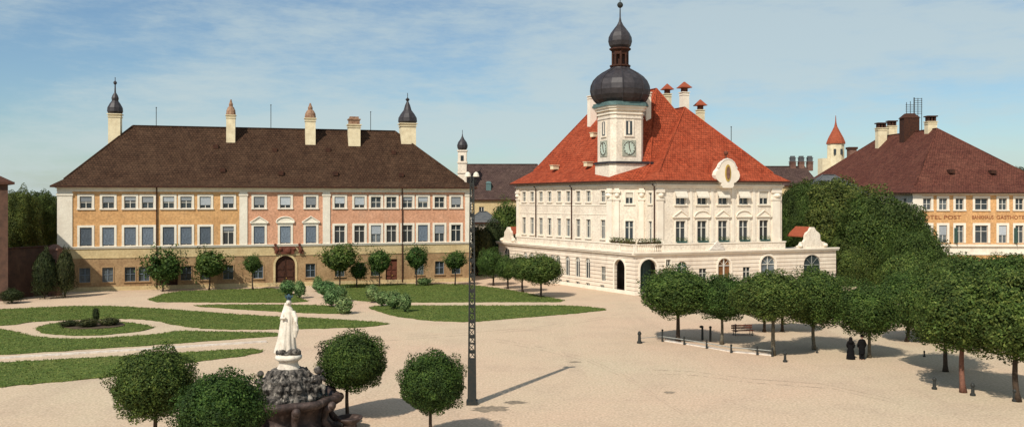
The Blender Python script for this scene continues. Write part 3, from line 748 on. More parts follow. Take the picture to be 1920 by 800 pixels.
# loggia interior
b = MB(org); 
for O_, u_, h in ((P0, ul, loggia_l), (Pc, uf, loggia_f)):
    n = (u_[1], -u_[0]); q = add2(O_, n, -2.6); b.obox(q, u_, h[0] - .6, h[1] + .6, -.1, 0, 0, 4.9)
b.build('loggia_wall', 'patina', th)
b = MB(org)
for O_, u_, L_ in ((P0, ul, LL), (Pc, uf, LF)):
    e = .35
    b.obox(O_, u_, (-.3 if O_ is P0 else -.42), L_ + .3, 0, .28, CZ, CZ + .22); b.obox(O_, u_, (-.3 if O_ is P0 else -.3), L_ + .3, 0, .4, CZ + .22, CZ + .42)
    b.obox(O_, u_, -.1, L_ + .1, 0, .12, 0, .45); 
b.build('ground_floor_cornice', 'hall_trim', th)
for s, r_, zt, O_, u_ in ((SL(1162), 1.1, 3.35, P0, ul), (SF(1216), 1.25, 3.35, Pc, uf), (SF(1358), 1.0, 3.45, Pc, uf), (SF(1440), 1.2, 3.45, Pc, uf)):
    archband(O_, u_, s, .1, zt, r_ + .01, .26, 'hall_trim', th, org, .08)
# parapet / balustrade above the cornice
b = MB(org); zp = CZ + .42
sl1 = SL(969)
b.obox(P0, ul, sl1, LL - 3.2, -.2, .06, zp, 6.45); b.obox(Pc, uf, SF(1244), SF(1472), -.2, .06, zp, 6.45)
b.build('parapet', 'hall_plaster', th)
b = MB(org); b.obox(P0, ul, sl1 - .1, LL + .1, -.26, .14, 6.45, 6.6); b.obox(Pc, uf, .15, SF(1472) + .1, -.26, .14, 6.45, 6.6); b.build('parapet_coping', 'hall_trim', th)
b = MB(org)
for O_, u_, a, c in ((P0, ul, LL - 3.2, LL), (Pc, uf, 0, SF(1244))):
    k = a + .15
    while k < c:
        p = add2(add2(O_, u_, k), (u_[1], -u_[0]), -.07)
        b.lathe(p, [(.05, zp), (.09, zp + .12), (.1, zp + .3), (.05, zp + .55), (.05, zp + .7), (.08, 6.45)], 6); k += .27
    b.obox(O_, u_, a - .01, a + .3, -.2, .08, zp, 6.45); b.obox(O_, u_, c - .25, c + .05, -.2, .08, zp, 6.45)
b.build('balustrade', 'hall_trim', th)
def hedge_box(O_, u_, a, c, z, seed, parent, org, name='flower_box'):
    n = (u_[1], -u_[0]); b = MB(org); b.obox(O_, u_, a, c, -.3, .1, z, z + .22); o = b.build(name, 'dark_wood', parent)
    def fn(rg, k):
        s = rg.uniform(a - .1, c + .1, k); d = rg.uniform(-.45, .3, k); h = rg.uniform(.05, .75, k) ** 1.1
        return np.stack([O_[0] + u_[0] * s + n[0] * d - org[0], O_[1] + u_[1] * s + n[1] * d - org[1], z + h], 1)
    f = bpy.data.objects.new('flowers', leaf_mesh('flowers', int(220 * (c - a)), .16, seed, fn, 'leaf_olive')); COL.objects.link(f); f.parent = o
hedge_box(P0, ul, LL - 2.9, LL - .2, 6.6, 1, th, org); hedge_box(Pc, uf, .5, SF(1239), 6.6, 2, th, org)
hedge_box(P0, ul, LL - 5.0, LL - 3.1, 6.6, 3, th, org)
# windows of the ground floor
for p in larch: put_window(th, P0, ul, SL(p), 1.4, 1.1, 2.85, arch=1, pane='glass_grey' if p % 2 else 'glass_dark')
put_window(th, P0, ul, SL(1131), 1.3, 1.0, 2.0, rows=(.5,)); put_window(th, P0, ul, SL(950), 1.2, 1.9, 3.4, arch=1)
for p in (1035, 1050, 1064, 1083, 1102, 1129): put_window(th, P0, ul, SL(p), .25, .9, .5, rows=(), name='cellar_window')
put_window(th, Pc, uf, SF(1279), 1.2, 1.6, 3.0, arch=1, pane='green_wood'); put_window(th, Pc, uf, SF(1440), 1.0, 2.4, 3.65, arch=1, pane='glass_grey')
put_window(th, Pc, uf, SF(1253), 3.6, .7, .9, rows=(), surround=.15, trim='hall_trim', name='square_window')
for p in (1318, 1400): put_window(th, Pc, uf, SF(p), 1.2, 1.2, 2.0)
put_window(th, Pc, uf, SF(1358), .06, 2.0, 4.39, arch=1, pane='brown_door', name='arched_door', bar=.09)
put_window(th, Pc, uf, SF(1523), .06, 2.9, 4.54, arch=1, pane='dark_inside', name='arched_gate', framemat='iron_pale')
# baroque gable over the gate wing
def gable(O_, u_, s, z, W_, Hh, m, parent, org, roof=True, name='gable'):
    n = (u_[1], -u_[0]); half = [(1, 0), (1, .1), (.86, .14), (.78, .28), (.6, .3), (.5, .42), (.5, .62), (.42, .72), (.22, .84), (.1, 1)]
    pts = [(x * W_ / 2, y * Hh) for x, y in half] + [(-x * W_ / 2, y * Hh) for x, y in half[::-1]]
    b = MB(org); f = [(*add2(add2(O_, u_, s + x), n, .12), z + y) for x, y in pts]; g_ = [(*add2(add2(O_, u_, s + x), n, -.3), z + y) for x, y in pts]
    b.face(f); b.face(g_[::-1])
    for i in range(len(pts)): b.face([f[i], g_[i], g_[(i + 1) % len(pts)], f[(i + 1) % len(pts)]])
    for k in (-1, 1): 
        p = add2(add2(O_, u_, s + k * W_ * .42), n, .14); b.ball((*p, z + Hh * .12), (.35, .35, .3))
    o = b.build(name, m, parent)
    if roof:
        c = MB(org)
        for k in (-1, 1):
            q = [(0, Hh * 1.0), (k * W_ * .3, Hh * .56)]
            P_ = [(*add2(add2(O_, u_, s + x), n, d), z + y + .05) for (x, y), d in ((q[0], -.25), (q[1], -.25), (q[1], -3.5), (q[0], -3.5))]
            c.face(P_); c.face([(x, y, zz_ - .15) for x, y, zz_ in P_]); 
            for i in range(4): c.face([P_[i], P_[(i + 1) % 4], (*P_[(i + 1) % 4][:2], P_[(i + 1) % 4][2] - .15), (*P_[i][:2], P_[i][2] - .15)])
        c.build('gable_roof', 'red_plain', parent)
    return o
gable(Pc, uf, SF(1523), CZ + .42, 5.2, 2.9, 'hall_plaster', th, org)
gable(P0, ul, SL(953), CZ + .42, 4.2, 2.4, 'hall_plaster', th, org)
b = MB(org)           # little pediment above the entrance
s = SF(1343); P_ = [(*add2(add2(Pc, uf, s + x), nff, .32), zp + y) for x, y in ((-1.3, .05), (1.3, .05), (0, 1.25))]; Q_ = [(*add2(add2(Pc, uf, s + x), nff, .07), zp + y) for x, y in ((-1.3, .05), (1.3, .05), (0, 1.25))]
b.face(P_); 
for i in range(3): b.face([P_[i], Q_[i], Q_[(i + 1) % 3], P_[(i + 1) % 3]])
b.build('entrance_pediment', 'pale_stone', th)
# upper storeys
C1 = add2(add2(Pc, uf, SF(1235)), nff, -.6); D1 = add2(C1, uf, on_line(1466, C1, uf)); E1 = add2(C1, nbk, 3.0)
lo_ = add2(P0, nl, -.6); G1 = add2(lo_, ul, on_line(1150, lo_, ul)); L1 = add2(lo_, ul, on_line(969, lo_, ul))
D2 = add2(D1, nbk, 21); L2 = add2(L1, nl, -20); Z0, Z1 = 5.1, 15.1
M_ = 'hall_plaster'
LU, LFu, LCh = math.dist(L1, G1), math.dist(C1, D1), math.dist(G1, E1); uc = unit((E1[0] - G1[0], E1[1] - G1[1])); ur = (-nbk[0], -nbk[1])
SLu = lambda px: on_line(px, L1, ul); SFu = lambda px: on_line(px, C1, uf); SCu = lambda px: on_line(px, G1, uc)
lw = [983, 998, 1014.5, 1030.7, 1048.6, 1065.8, 1084.4, 1103.6, 1131]
b = MB(org)
hl = []
for p in lw: s = SLu(p); hl += [(s - .52, s + .52, 12.05, 13.6), (s - .52, s + .52, 7.0, 9.6)]
wall(b, L1, ul, LU, Z0, Z1, hl)
fw_ = [1276, 1316, 1355, 1394, 1432]; hf = []
for p in fw_: s = SFu(p); hf += [(s - .75, s + .75, 11.7, 13.5), (s - .75, s + .75, 6.75, 9.55)]
wall(b, C1, uf, LFu, Z0, Z1, hf)
sc = SCu(1180); wall(b, G1, uc, LCh, Z0, Z1, [(sc - .5, sc + .5, 11.8, 13.3), (sc - .55, sc + .55, 6.9, 9.5)])
wall(b, E1, ur, 3.0, Z0, Z1, [(1.05, 1.95, 11.8, 13.3), (1.05, 1.95, 6.9, 9.5)])
wall(b, D1, nbk, 21, Z0, Z1, []); wall(b, L2, nl, 20, 0, Z1, [])
wall(b, D2, unit((L2[0] - D2[0], L2[1] - D2[1])), math.dist(D2, L2), 0, Z1, [])
b.build('upper_wall', M_, th)
T_ = 'hall_trim'
for i, p in enumerate(lw):
    put_window(th, L1, ul, SLu(p), 12.05, 1.04, 1.55, surround=.16, trim=T_, rows=(.5,), pane='glass_grey')
    put_window(th, L1, ul, SLu(p), 7.0, 1.04, 2.6, surround=.16, trim=T_, pane='glass_grey' if i % 3 else 'glass_dark')
for i, p in enumerate(fw_):
    if i < 4: put_window(th, C1, uf, SFu(p), 11.7, 1.5, 1.8, surround=.22, trim=T_, rows=(.5,), awning=1)
    else: put_window(th, C1, uf, SFu(p), 11.7, 1.5, 1.8, surround=.22, trim=T_, rows=(.5,), blind=.5, blindmat='fabric_white')
    put_window(th, C1, uf, SFu(p), 6.75, 1.5, 2.8, surround=.22, trim=T_, bar=.08, ped=('tri' if i % 2 == 0 else 'seg'), planter=1)
put_window(th, G1, uc, sc, 11.8, 1.0, 1.5, surround=.2, trim=T_, blind=.45, blindmat='fabric_white'); put_window(th, G1, uc, sc, 6.9, 1.1, 2.6, surround=.2, trim=T_, bar=.08)
put_window(th, E1, ur, 1.5, 11.8, .9, 1.5, surround=.15, trim=T_); put_window(th, E1, ur, 1.5, 6.9, .9, 2.6, surround=.15, trim=T_)
def pil(O_, u_, a, c, parent, org, z0=6.4, z1=13.9):
    b = MB(org); b.obox(O_, u_, a, c, 0, .16, z0, z1); b.obox(O_, u_, a - .12, c + .12, 0, .24, 12.3, 12.5); b.obox(O_, u_, a - .16, c + .16, 0, .3, 13.3, 13.7); b.obox(O_, u_, a - .1, c + .1, 0, .24, z0, z0 + .5)
    m_ = (a + c) / 2; b.ball((*add2(add2(O_, u_, m_), (u_[1], -u_[0]), .2), 12.95), ((c - a) * .45, .25, .3)); b.build('pilaster', T_, parent)
pil(G1, uc, .12, .75, th, org); pil(G1, uc, LCh - .8, LCh - .15, th, org); pil(C1, uf, .1, 1.0, th, org); pil(C1, uf, SFu(1447), SFu(1462), th, org)
pil(L1, ul, LU - 1.3, LU - .15, th, org); pil(L1, ul, .1, .9, th, org)
for q in (1295, 1335, 1374, 1413):
    b = MB(org); s = SFu(q); b.obox(C1, uf, s - .22, s + .22, 0, .07, 6.62, 13.85); b.build('lesene', T_, th)
b = MB(org)
for O_, u_, L_ in ((L1, ul, LU), (G1, uc, LCh), (E1, ur, 3.0), (C1, uf, LFu), (D1, nbk, 21)):
    b.obox(O_, u_, -.05, L_ + .05, 0, .12, 13.9, 14.15); b.obox(O_, u_, -.15, L_ + .15, 0, .3, 14.15, 14.4); 
b.build('cornice', T_, th)
b = MB(org); b.obox(L1, ul, 0, LU - 1.5, 0, .06, 11.5, 11.66); b.obox(L1, ul, 0, LU - 1.5, 0, .05, 10.25, 10.35); b.build('string_course', T_, th)
pipe(L1, ul, SLu(1006), 6.6, 14.4, th, org); pipe(L1, ul, SLu(1073), 6.6, 14.4, th, org); pipe(E1, ur, 2.75, 6.7, 14.4, th, org)
# roofs: left wing, front wing
AF = (21.2, 125.2, 28.6); AR = (14.6, 138.4, 28.6)
W2 = add2(E1, uf, 15); W3 = add2(L2, ul, 3); 
hip(org, [L1, G1, E1, W2, add2(L1, nl, -18)], [AR, AF, AF, AF, AR], 15.3, 'roof_red', th, .85, flare=.26, fdrop=.42)
mC = add2(add2(C1, uf, LFu * .5 + .6), nbk, 10); ridge_f = (*mC, 25.9); ridge_b = (*add2(mC, nbk, 4), 25.9)
hip(org, [C1, D1, add2(D1, nbk, 22), add2(C1, nbk, 22)], [ridge_f, ridge_f, ridge_b, ridge_b], 15.3, 'roof_red', th, .85)
# cartouche gable with golden oval
mid = LFu * .5 + .2; sC = SFu(1357)
def blob(pts, O_, u_, s, z, d0, d1, m, parent, name, org):
    n = (u_[1], -u_[0]); b = MB(org); f = [(*add2(add2(O_, u_, s + x), n, d1), z + y) for x, y in pts]; g_ = [(*add2(add2(O_, u_, s + x), n, d0), z + y) for x, y in pts]
    b.face(f); b.face(g_[::-1])
    for i in range(len(pts)): b.face([f[i], g_[i], g_[(i + 1) % len(pts)], f[(i + 1) % len(pts)]])
    return b.build(name, m, parent)
half = [(.75, -.4), (1.0, -.1), (.95, .25), (1.35, .4), (1.8, .8), (1.95, 1.3), (1.8, 1.8), (1.45, 2.15), (1.25, 2.4), (1.0, 2.9), (.55, 3.25), (0, 3.4)]
outl = half + [(-x, y) for x, y in half[:-1][::-1]]
cg = blob(outl, C1, uf, sC, 14.35, .1, .95, T_, th, 'cartouche_gable', org)
ov = [(.46 * math.cos(t), 1.15 * math.sin(t)) for t in np.linspace(0, 2 * math.pi, 25)[:-1]]
blob(ov, C1, uf, sC, 15.95, .95, 1.04, 'gold', cg, 'golden_oval', org)
ov2 = [(.3 * math.cos(t), .9 * math.sin(t)) for t in np.linspace(0, 2 * math.pi, 21)[:-1]]
blob(ov2, C1, uf, sC, 15.95, 1.04, 1.08, 'pink_brick', cg, 'oval_relief', org)
b = MB(org); arc = [(half[i][0] * 1.04, half[i][1] + .08) for i in range(7, 12)]; arc = arc + [(-x, y) for x, y in arc[:-1][::-1]]
b.tube([(*add2(add2(C1, uf, sC + x), nff, .85), 14.35 + y) for x, y in arc], .16, 6); b.build('gable_moulding', 'pale_stone', cg)
b = MB(org); p = add2(add2(C1, uf, sC), nff, .5); b.tube([(*p, 17.7), (*p, 18.4)], [.16, .1]); b.ball((*p, 18.65), .32); b.build('finial', 'rust', cg)
b = MB(org)                                   # the little roof behind the gable
for k in (-1, 1):
    P_ = [(*add2(add2(C1, uf, sC + x), nff, d), z) for x, z, d in ((0, 17.7, .1), (k * 1.9, 15.6, .1), (k * 1.9, 15.6, -2.5), (0, 17.7, -2.5))]; b.face(P_)
b.build('gable_roof', 'red_plain', th)
# tower
T0 = (13.62, 115.7); ts = 5.05; cf_ = .6
def tower_poly(g_=0, right=0):
    a = -g_; e = ts + g_; c = cf_ + g_ * .41
    q = [(a + c, a), (e + right - c, a), (e + right, a + c), (e + right, e - c), (e + right - c, e), (a + c, e), (a, e - c), (a, a + c)]
    return [add2(add2(T0, uf, x), nbk, y) for x, y in q]
b = MB(org); b.prism(tower_poly(0), 13.5, 24.6); tw = b.build('tower', M_, th)
b = MB(org); b.prism(tower_poly(.3, 1.5), 13.6, 17.25); b.build('tower_base', M_, tw)
b = MB(org); b.prism(tower_poly(.5, 1.5), 17.25, 17.45); b.prism(tower_poly(.38, 1.5), 17.45, 17.58); b.build('base_moulding', 'copper', tw)
b = MB(org); b.prism(tower_poly(.15), 24.5, 24.7); b.prism(tower_poly(.3), 25.0, 25.35); b.prism(tower_poly(.5), 25.35, 25.6); b.build('tower_cornice', T_, tw)
b = MB(org); b.prism(tower_poly(.1), 23.9, 24.0); b.build('tower_string', 'pale_stone', tw)
b = MB(org); b.prism(tower_poly(.66), 25.6, 25.9); b.prism(tower_poly(.55), 25.9, 26.15); b.build('copper_gutter', 'patina', tw)
tc_ = add2(add2(T0, uf, ts / 2), nbk, ts / 2); rot8 = math.atan2(uf[1], uf[0]) + math.pi / 8
prof = [(3.15, 26.15), (3.6, 26.6), (3.95, 27.2), (4.1, 27.9), (4.02, 28.6), (3.7, 29.3), (3.15, 29.9), (2.45, 30.4), (1.8, 30.75), (1.35, 31.0), (1.2, 31.25)]
b = MB(org); b.lathe(tc_, prof, 16, rot8); b.build('dome', 'copper', tw)
b = MB(org)
for k in range(8):
    a = rot8 + math.pi * k / 4; b.tube([(tc_[0] + math.cos(a) * r, tc_[1] + math.sin(a) * r, z) for r, z in prof], .11, 5)
b.build('dome_ribs', 'copper', tw)
b = MB(org); b.lathe(tc_, [(1.35, 31.2), (1.45, 31.3), (1.45, 31.5), (1.1, 31.55)], 8, rot8)
for k in range(8):
    a = rot8 + math.pi * k / 4; p = (tc_[0] + math.cos(a) * 1.02, tc_[1] + math.sin(a) * 1.02); b.tube([(*p, 31.5), (*p, 33.6)], .17, 6)
b.lathe(tc_, [(1.12, 32.95), (1.15, 33.4), (1.5, 33.65), (1.5, 33.85), (1.2, 33.9)], 8, rot8)
b.lathe(tc_, [(.5, 31.5), (.5, 33.2)], 8, rot8)
b.build('lantern', 'copper_brown', tw) if 'copper_brown' in MATS else b.build('lantern', 'rust_dark', tw) if 'rust_dark' in MATS else b.build('lantern', 'dark_wood', tw)
b = MB(org); b.lathe(tc_, [(1.2, 33.85), (1.5, 34.2), (1.66, 34.8), (1.6, 35.4), (1.3, 36.0), (.85, 36.6), (.45, 37.1), (.2, 37.6), (.1, 38.2), (.07, 39.6)], 8, rot8)
b.build('small_onion', 'copper', tw)
b = MB(org); b.ball((*tc_, 39.9), .42); b.tube([(*tc_, 39.5), (*tc_, 41.8)], .06, 5); b.tube([(tc_[0] - .5, tc_[1], 41.2), (tc_[0] + .5, tc_[1], 41.2)], .06, 5); b.build('finial_cross', 'iron', tw)
for o in COL.objects:
    if o.parent == tw and o.name.split('.')[0] in ('dome', 'dome_ribs', 'lantern', 'small_onion', 'finial_cross', 'copper_gutter', 'tower_cornice', 'tower_string'): o.location.z -= .45
# tower windows and clocks (front and left faces)
tl_ = add2(T0, nbk, ts); utl = (-nbk[0], -nbk[1])
for O_, u_ in ((T0, uf), (tl_, utl)):
    s = ts / 2; n = (u_[1], -u_[0])
    b = MB(org); b.obox(O_, u_, s - .5, s + .5, 0, .03, 21.2, 23.1); wn = b.build('tower_window', 'glass_dark', tw)
    b = MB(org); b.obox(O_, u_, s - .12, s + .12, .03, .08, 21.35, 23.0); b.obox(O_, u_, s - .75, s - .5, 0, .1, 21.1, 23.3); b.obox(O_, u_, s + .5, s + .75, 0, .1, 21.1, 23.3); b.obox(O_, u_, s - .75, s + .75, 0, .14, 20.95, 21.1) ; b.build('window_frame', T_, tw)
    b = MB(org); b.obox(O_, u_, s - 1.05, s + 1.05, 0, .08, 18.3, 20.5); ck = b.build('clock', 'clock_panel', tw)
    b = MB(org); q = [(.95 * math.cos(t), .95 * math.sin(t)) for t in np.linspace(0, 2 * math.pi, 33)[:-1]]
    blob(q, O_, u_, s, 19.4, .08, .12, 'dial', tw, 'clock_dial', org)
    b = MB(org); b.tube([(*add2(add2(O_, u_, s + .88 * math.sin(t)), n, .14), 19.4 + .88 * math.cos(t)) for t in np.linspace(0, 2 * math.pi, 33)], .035, 4)
    for k in range(12):
        t = k * math.pi / 6; a_, c_ = .68, .88
        p1 = (*add2(add2(O_, u_, s + a_ * math.sin(t)), n, .14), 19.4 + a_ * math.cos(t)); p2 = (*add2(add2(O_, u_, s + c_ * math.sin(t)), n, .14), 19.4 + c_ * math.cos(t)); b.tube([p1, p2], .035, 4)
    b.build('numerals', 'dark_wood', tw); b = MB(org)
    for t, l_ in ((R(-8), .75), (R(160), .5)):
        b.tube([(*add2(add2(O_, u_, s), n, .16), 19.4), (*add2(add2(O_, u_, s + l_ * math.sin(t)), n, .16), 19.4 + l_ * math.cos(t))], .06, 4)
    b.build('clock_hands', 'dark_wood', tw)
angf = math.atan2(uf[1], uf[0])
def pxat(px, Y): return ((px - 960) * Y / F, Y)
chimney(pxat(1110, 134), 20, zz(180, 134), 1.1, 'none', 'hall_trim', th, org, rot=angf)
chimney(pxat(1211, 122.6), 20, zz(174, 122.6), .8, 'none', 'hall_trim', th, org, d=1.6, rot=angf)
chimney(pxat(1251, 132), 20, zz(176, 132), .95, 'tile', 'chimney_cream', th, org, rot=angf)
chimney(pxat(1283, 127.5), 22, zz(173, 127.5), 1.05, 'tile', 'hall_trim', th, org, rot=angf)
chimney(pxat(1313, 129), 20, zz(206, 129), .95, 'tile', 'chimney_cream', th, org, rot=angf)
p = pxat(1371, 128); rod(p, 17, zz(238, 128), th, org)
# small roof lights on the left slope
def slope_pt(px, py, P, Q, Rr):          # ray / plane
    P, Q, Rr = Vector(P), Vector(Q), Vector(Rr); n = (Q - P).cross(Rr - P); d = Vector(((px - 960) / F, 1, (HY - py) / F)); o = Vector((0, 0, H)); t = n.dot(P - o) / n.dot(d); return o + d * t
for px, py in ((1037, 314), (1100, 308), (1112, 253)):
    p = slope_pt(px, py, (*L1, 15.2), (*G1, 15.2), AF); b = MB(org); b.obox((p.x, p.y), ul, -.4, .4, -.8, .25, p.z - .3, p.z + .3); b.obox((p.x, p.y), ul, -.5, .5, -.9, .35, p.z + .3, p.z + .38); b.build('roof_light', 'chimney_cream', th)

# ------------------------------------------------------------------ RIGHT BUILDING (orange with sign)
A, Bq = (63.9, 136.0), (87.7, 135.2); Cq, Dq = (86.5, 188), (60.5, 188); u = unit((Bq[0] - A[0], Bq[1] - A[1])); org = (A[0], A[1], 0); LBq = math.dist(A, Bq)
br = thing('inn_building', 'orange inn building with maroon hipped roof and painted lettering behind the trees', 'building', org)
S = lambda px: on_line(px, A, u)
rw = [1738, 1768, 1799, 1840, 1880, 1911, 1941]; EZr = 13.9
hs = []; dims = []
for i, p in enumerate(rw):
    s = S(p); w_ = 2.0 if p == 1840 else 1.25
    hs += [(s - w_ / 2, s + w_ / 2, 10.75, 12.6), (s - w_ / 2, s + w_ / 2, 5.5, 8.3)]; dims.append((s, w_))
b = MB(org); wall(b, A, u, LBq, 5.3, EZr, hs); b.build('upper_wall', 'ochre', br)
b = MB(org); wall(b, A, u, LBq, 0, 3.6, []); 
b.build('ground_floor_wall', 'ochre', br)
b = MB(org); wall(b, A, u, LBq, 3.6, 5.3, []); b.obox(A, u, -.1, LBq + .1, 0, .3, 4.95, 5.3); b.obox(A, u, -.1, LBq + .1, 0, .12, 3.6, 3.8); b.build('frieze_wall', 'trim_white', br)
ul_ = unit((A[0] - Dq[0], A[1] - Dq[1])); LLq = math.dist(A, Dq); b = MB(org)
sh = [(on_line(px, Dq, ul_) - .6, on_line(px, Dq, ul_) + .6, 10.75, 12.6) for px in (1697, 1680)]
wall(b, Dq, ul_, LLq, 0, EZr, sh); wall(b, Bq, unit((Cq[0] - Bq[0], Cq[1] - Bq[1])), math.dist(Bq, Cq), 0, EZr, []); wall(b, Cq, unit((Dq[0] - Cq[0], Dq[1] - Cq[1])), math.dist(Dq, Cq), 0, EZr, [])
b.build('side_wall', 'trim_white', br)
for h in sh: put_window(br, Dq, ul_, (h[0] + h[1]) / 2, 10.75, 1.2, 1.85, surround=.2)
b = MB(org); b.obox(A, u, -.05, S(1728), 0, .1, 5.3, 13.1); b.build('pilaster', 'trim_white', br)
b = MB(org); b.obox(A, u, -.15, LBq + .15, 0, .15, 13.1, 13.45); b.obox(A, u, -.3, LBq + .3, 0, .35, 13.45, 13.6); b.build('cornice', 'trim_white', br)
for i, (s, w_) in enumerate(dims):
    put_window(br, A, u, s, 10.75, w_, 1.85, surround=.36, rows=(.5,), pane=('glass_grey' if i in (0, 1, 4) else 'glass_dark'))
    kw = dict(blind=.55) if i in (1, 4) else {}
    put_window(br, A, u, s, 5.5, w_, 2.8, surround=.36, nosill=1, pane=('glass_grey' if i != 3 else 'glass_dark'), **kw)
for i in (2, 5):                                # narrow shutters standing open
    s, w_ = dims[i]; n = (u[1], -u[0]); b = MB(org)
    q = add2(A, u, s - w_ / 2 - .25); b.face([(*add2(q, n, .1), 5.5), (*add2(q, n, .1), 7.9), (*add2(add2(q, u, .15), n, .9), 7.9), (*add2(add2(q, u, .15), n, .9), 5.5)]); b.build('shutter', 'green_wood', br)
Ar = (*PT(1757, 241, 150)[:2], zz(241, 150)); Rb = (73.2, 169, Ar[2])
hip(org, [A, Bq, Cq, Dq], [Ar, Ar, Rb, Rb], EZr, 'roof_maroon', br, .8)
def sign(txt, x0px, x1px, z, h):
    cu = bpy.data.curves.new('sign_lettering', 'FONT'); cu.body = txt; cu.size = 1; cu.extrude = .02; cu.align_x = 'LEFT'
    t = bpy.data.objects.new('tmp', cu); COL.objects.link(t); bpy.context.view_layer.update()
    me = bpy.data.meshes.new_from_object(t); wd = t.dimensions.x; ht = t.dimensions.y; bpy.data.objects.remove(t)
    me.materials.clear(); me.materials.append(MATS['letter_red'])
    o = bpy.data.objects.new('sign_lettering', me); COL.objects.link(o); o.parent = br
    s0, s1 = S(x0px), S(x1px); p = add2(add2(A, u, s0), (u[1], -u[0]), .035)
    o.location = (p[0] - org[0], p[1] - org[1], z); o.rotation_euler = (R(90), 0, math.atan2(u[1], u[0])); o.scale = ((s1 - s0) / wd, h / ht, 1); return o
sign('HOTEL POST', 1722, 1801, 9.3, .58); sign('BANKHAUS', 1822, 1862, 9.3, .58); sign('GASTHOTEL', 1868, 1925, 9.3, .58)
def rc(px, Y): return pxat(px, Y)
chimney(rc(1652, 166), 20, zz(240, 166), 1.7, 'slab', 'chimney_cream', br, org, d=1.4); chimney(rc(1672, 168), 22, zz(236, 168), 1.6, 'slab', 'chimney_cream', br, org, d=1.2)
chimney(rc(1745, 152), 22, zz(228, 152), 1.6, 'slab', 'chimney_cream', br, org, d=1.4); 
b = MB(org); c = rc(1705, 158); b.prism([add2(c, (x, y)) for x, y in ((-1.4, -1), (1.4, -1), (1.4, 1), (-1.4, 1))], 22, zz(222, 158)); b.prism([add2(c, (x, y)) for x, y in ((-1.6, -1.1), (1.6, -1.1), (1.6, 1.1), (-1.6, 1.1))], zz(222, 158), zz(213, 158), .55); b.build('roof_turret', 'dark_wood', br)
b = MB(org); c = rc(1714, 158)
for y_, a, e in ((185, -.1, 1.5), (189, -.1, 1.5), (193, -.1, 1.5), (197, -1.6, 1.5), (201, -1.6, 1.5), (205, -1.6, 1.4), (209, -1.6, 1.4), (213, -1.5, 1.4)):
    z = zz(y_, 158); b.tube([(c[0] + a, c[1], z), (c[0] + e, c[1], z)], .05, 4)
for x_, t_ in ((-.05, 183), (.05, 183), (-1.4, 192), (1.4, 184), (-.7, 190), (.7, 184)): b.tube([(c[0] + x_, c[1], 23.5), (c[0] + x_, c[1], zz(t_, 158))], .06, 4)
b.build('wire_rack', 'iron', br)
for px, py in ((1783, 322), (1861, 323)):
    p = slope_pt(px, py, (*A, EZr), (*Bq, EZr), Ar); b = MB(org); b.box(p.x - .4, p.x + .4, p.y - .5, p.y + .6, p.z - .2, p.z + .35); b.build('roof_hatch', 'dark_wood', br)

# ------------------------------------------------------------------ BACKGROUND BUILDINGS
def simple_house(name, label, cat, x0, x1, y0, y1, ez, rzv, wm, rm, ridge='x', hipin=2.0, wins=(), wz=(2, 3.5), group=None):
    org = (x0, y0, 0); t = thing(name, label, cat, org, group); P = [(x0, y0), (x1, y0), (x1, y1), (x0, y1)]
    b = MB(org); hs = [(x - .5 - x0, x + .5 - x0, wz[0], wz[1]) for x in wins]
    wall(b, P[0], (1, 0), x1 - x0, 0, ez, hs)
    wall(b, P[1], (0, 1), y1 - y0, 0, ez, []); wall(b, P[2], (-1, 0), x1 - x0, 0, ez, []); wall(b, P[3], (0, -1), y1 - y0, 0, ez, [])
    b.build('wall', wm, t)
    for x in wins: put_window(t, P[0], (1, 0), x - x0, wz[0], 1.0, wz[1] - wz[0], rows=(.5,))
    if ridge == 'x': m_ = (y0 + y1) / 2; a, c = (x0 + hipin, m_, rzv), (x1 - hipin, m_, rzv); tg = [a, c, c, a]
    else: m_ = (x0 + x1) / 2; a, c = (m_, y0 + hipin, rzv), (m_, y1 - hipin, rzv); tg = [a, a, c, c]
    hip(org, P, tg, ez, rm, t, .4, flare=.1, fdrop=.1); return t
ch = simple_house('church', 'distant church with steep brown roof and slim onion topped belfry', 'church', -9.5, 5.5, 168, 182, 12.6, 19.6, 'yellow_plaster', 'roof_far', hipin=.3, wins=(-6, -2.5, 1), wz=(8, 11))
o3 = (-9.5, 168, 0); c = pxat(867, 168); b = MB(o3); b.prism([add2(c, q) for q in ((-.85, -.85), (.85, -.85), (.85, .85), (-.85, .85))], 10, zz(283, 168)); 
for zc in (zz(325, 168), zz(306, 168), zz(284, 168)): b.prism([add2(c, q) for q in ((-1, -1), (1, -1), (1, 1), (-1, 1))], zc, zc + .25)
bt = b.build('belfry', 'hall_plaster', ch)
b = MB(o3); z = zz(281, 168); b.lathe(c, [(.75, z), (1.0, z + .4), (1.05, z + .9), (.85, z + 1.5), (.4, z + 2.1), (.12, z + 2.7), (.05, z + 3.2), (.05, z + 3.9)], 12); b.build('belfry_dome', 'copper', bt)
b = MB(o3); b.box(c[0] - .3, c[0] + .3, c[1] - .9, c[1] - .86, zz(302, 168), zz(292, 168)); b.build('belfry_window', 'glass_dark', bt)
b = MB(o3); p = PT(916, 352, 169.5); b.box(p[0] - .5, p[0] + .5, p[1], p[1] + 1.4, p[2] - .9, p[2] + .9); b.prism([(p[0] - .6, p[1] - .1), (p[0] + .6, p[1] - .1), (p[0] + .6, p[1] + 1.6), (p[0] - .6, p[1] + 1.6)], p[2] + .9, p[2] + 1.3, .5); b.build('dormer', 'patina', ch)
simple_house('cottage', 'low pink house peeping out behind trees beneath the church', 'house', -7.8, -2.6, 150, 157, 8.6, 10.2, 'hall_plaster', 'grey_tile', wins=(-6.3, -4.2), wz=(6.2, 7.6))
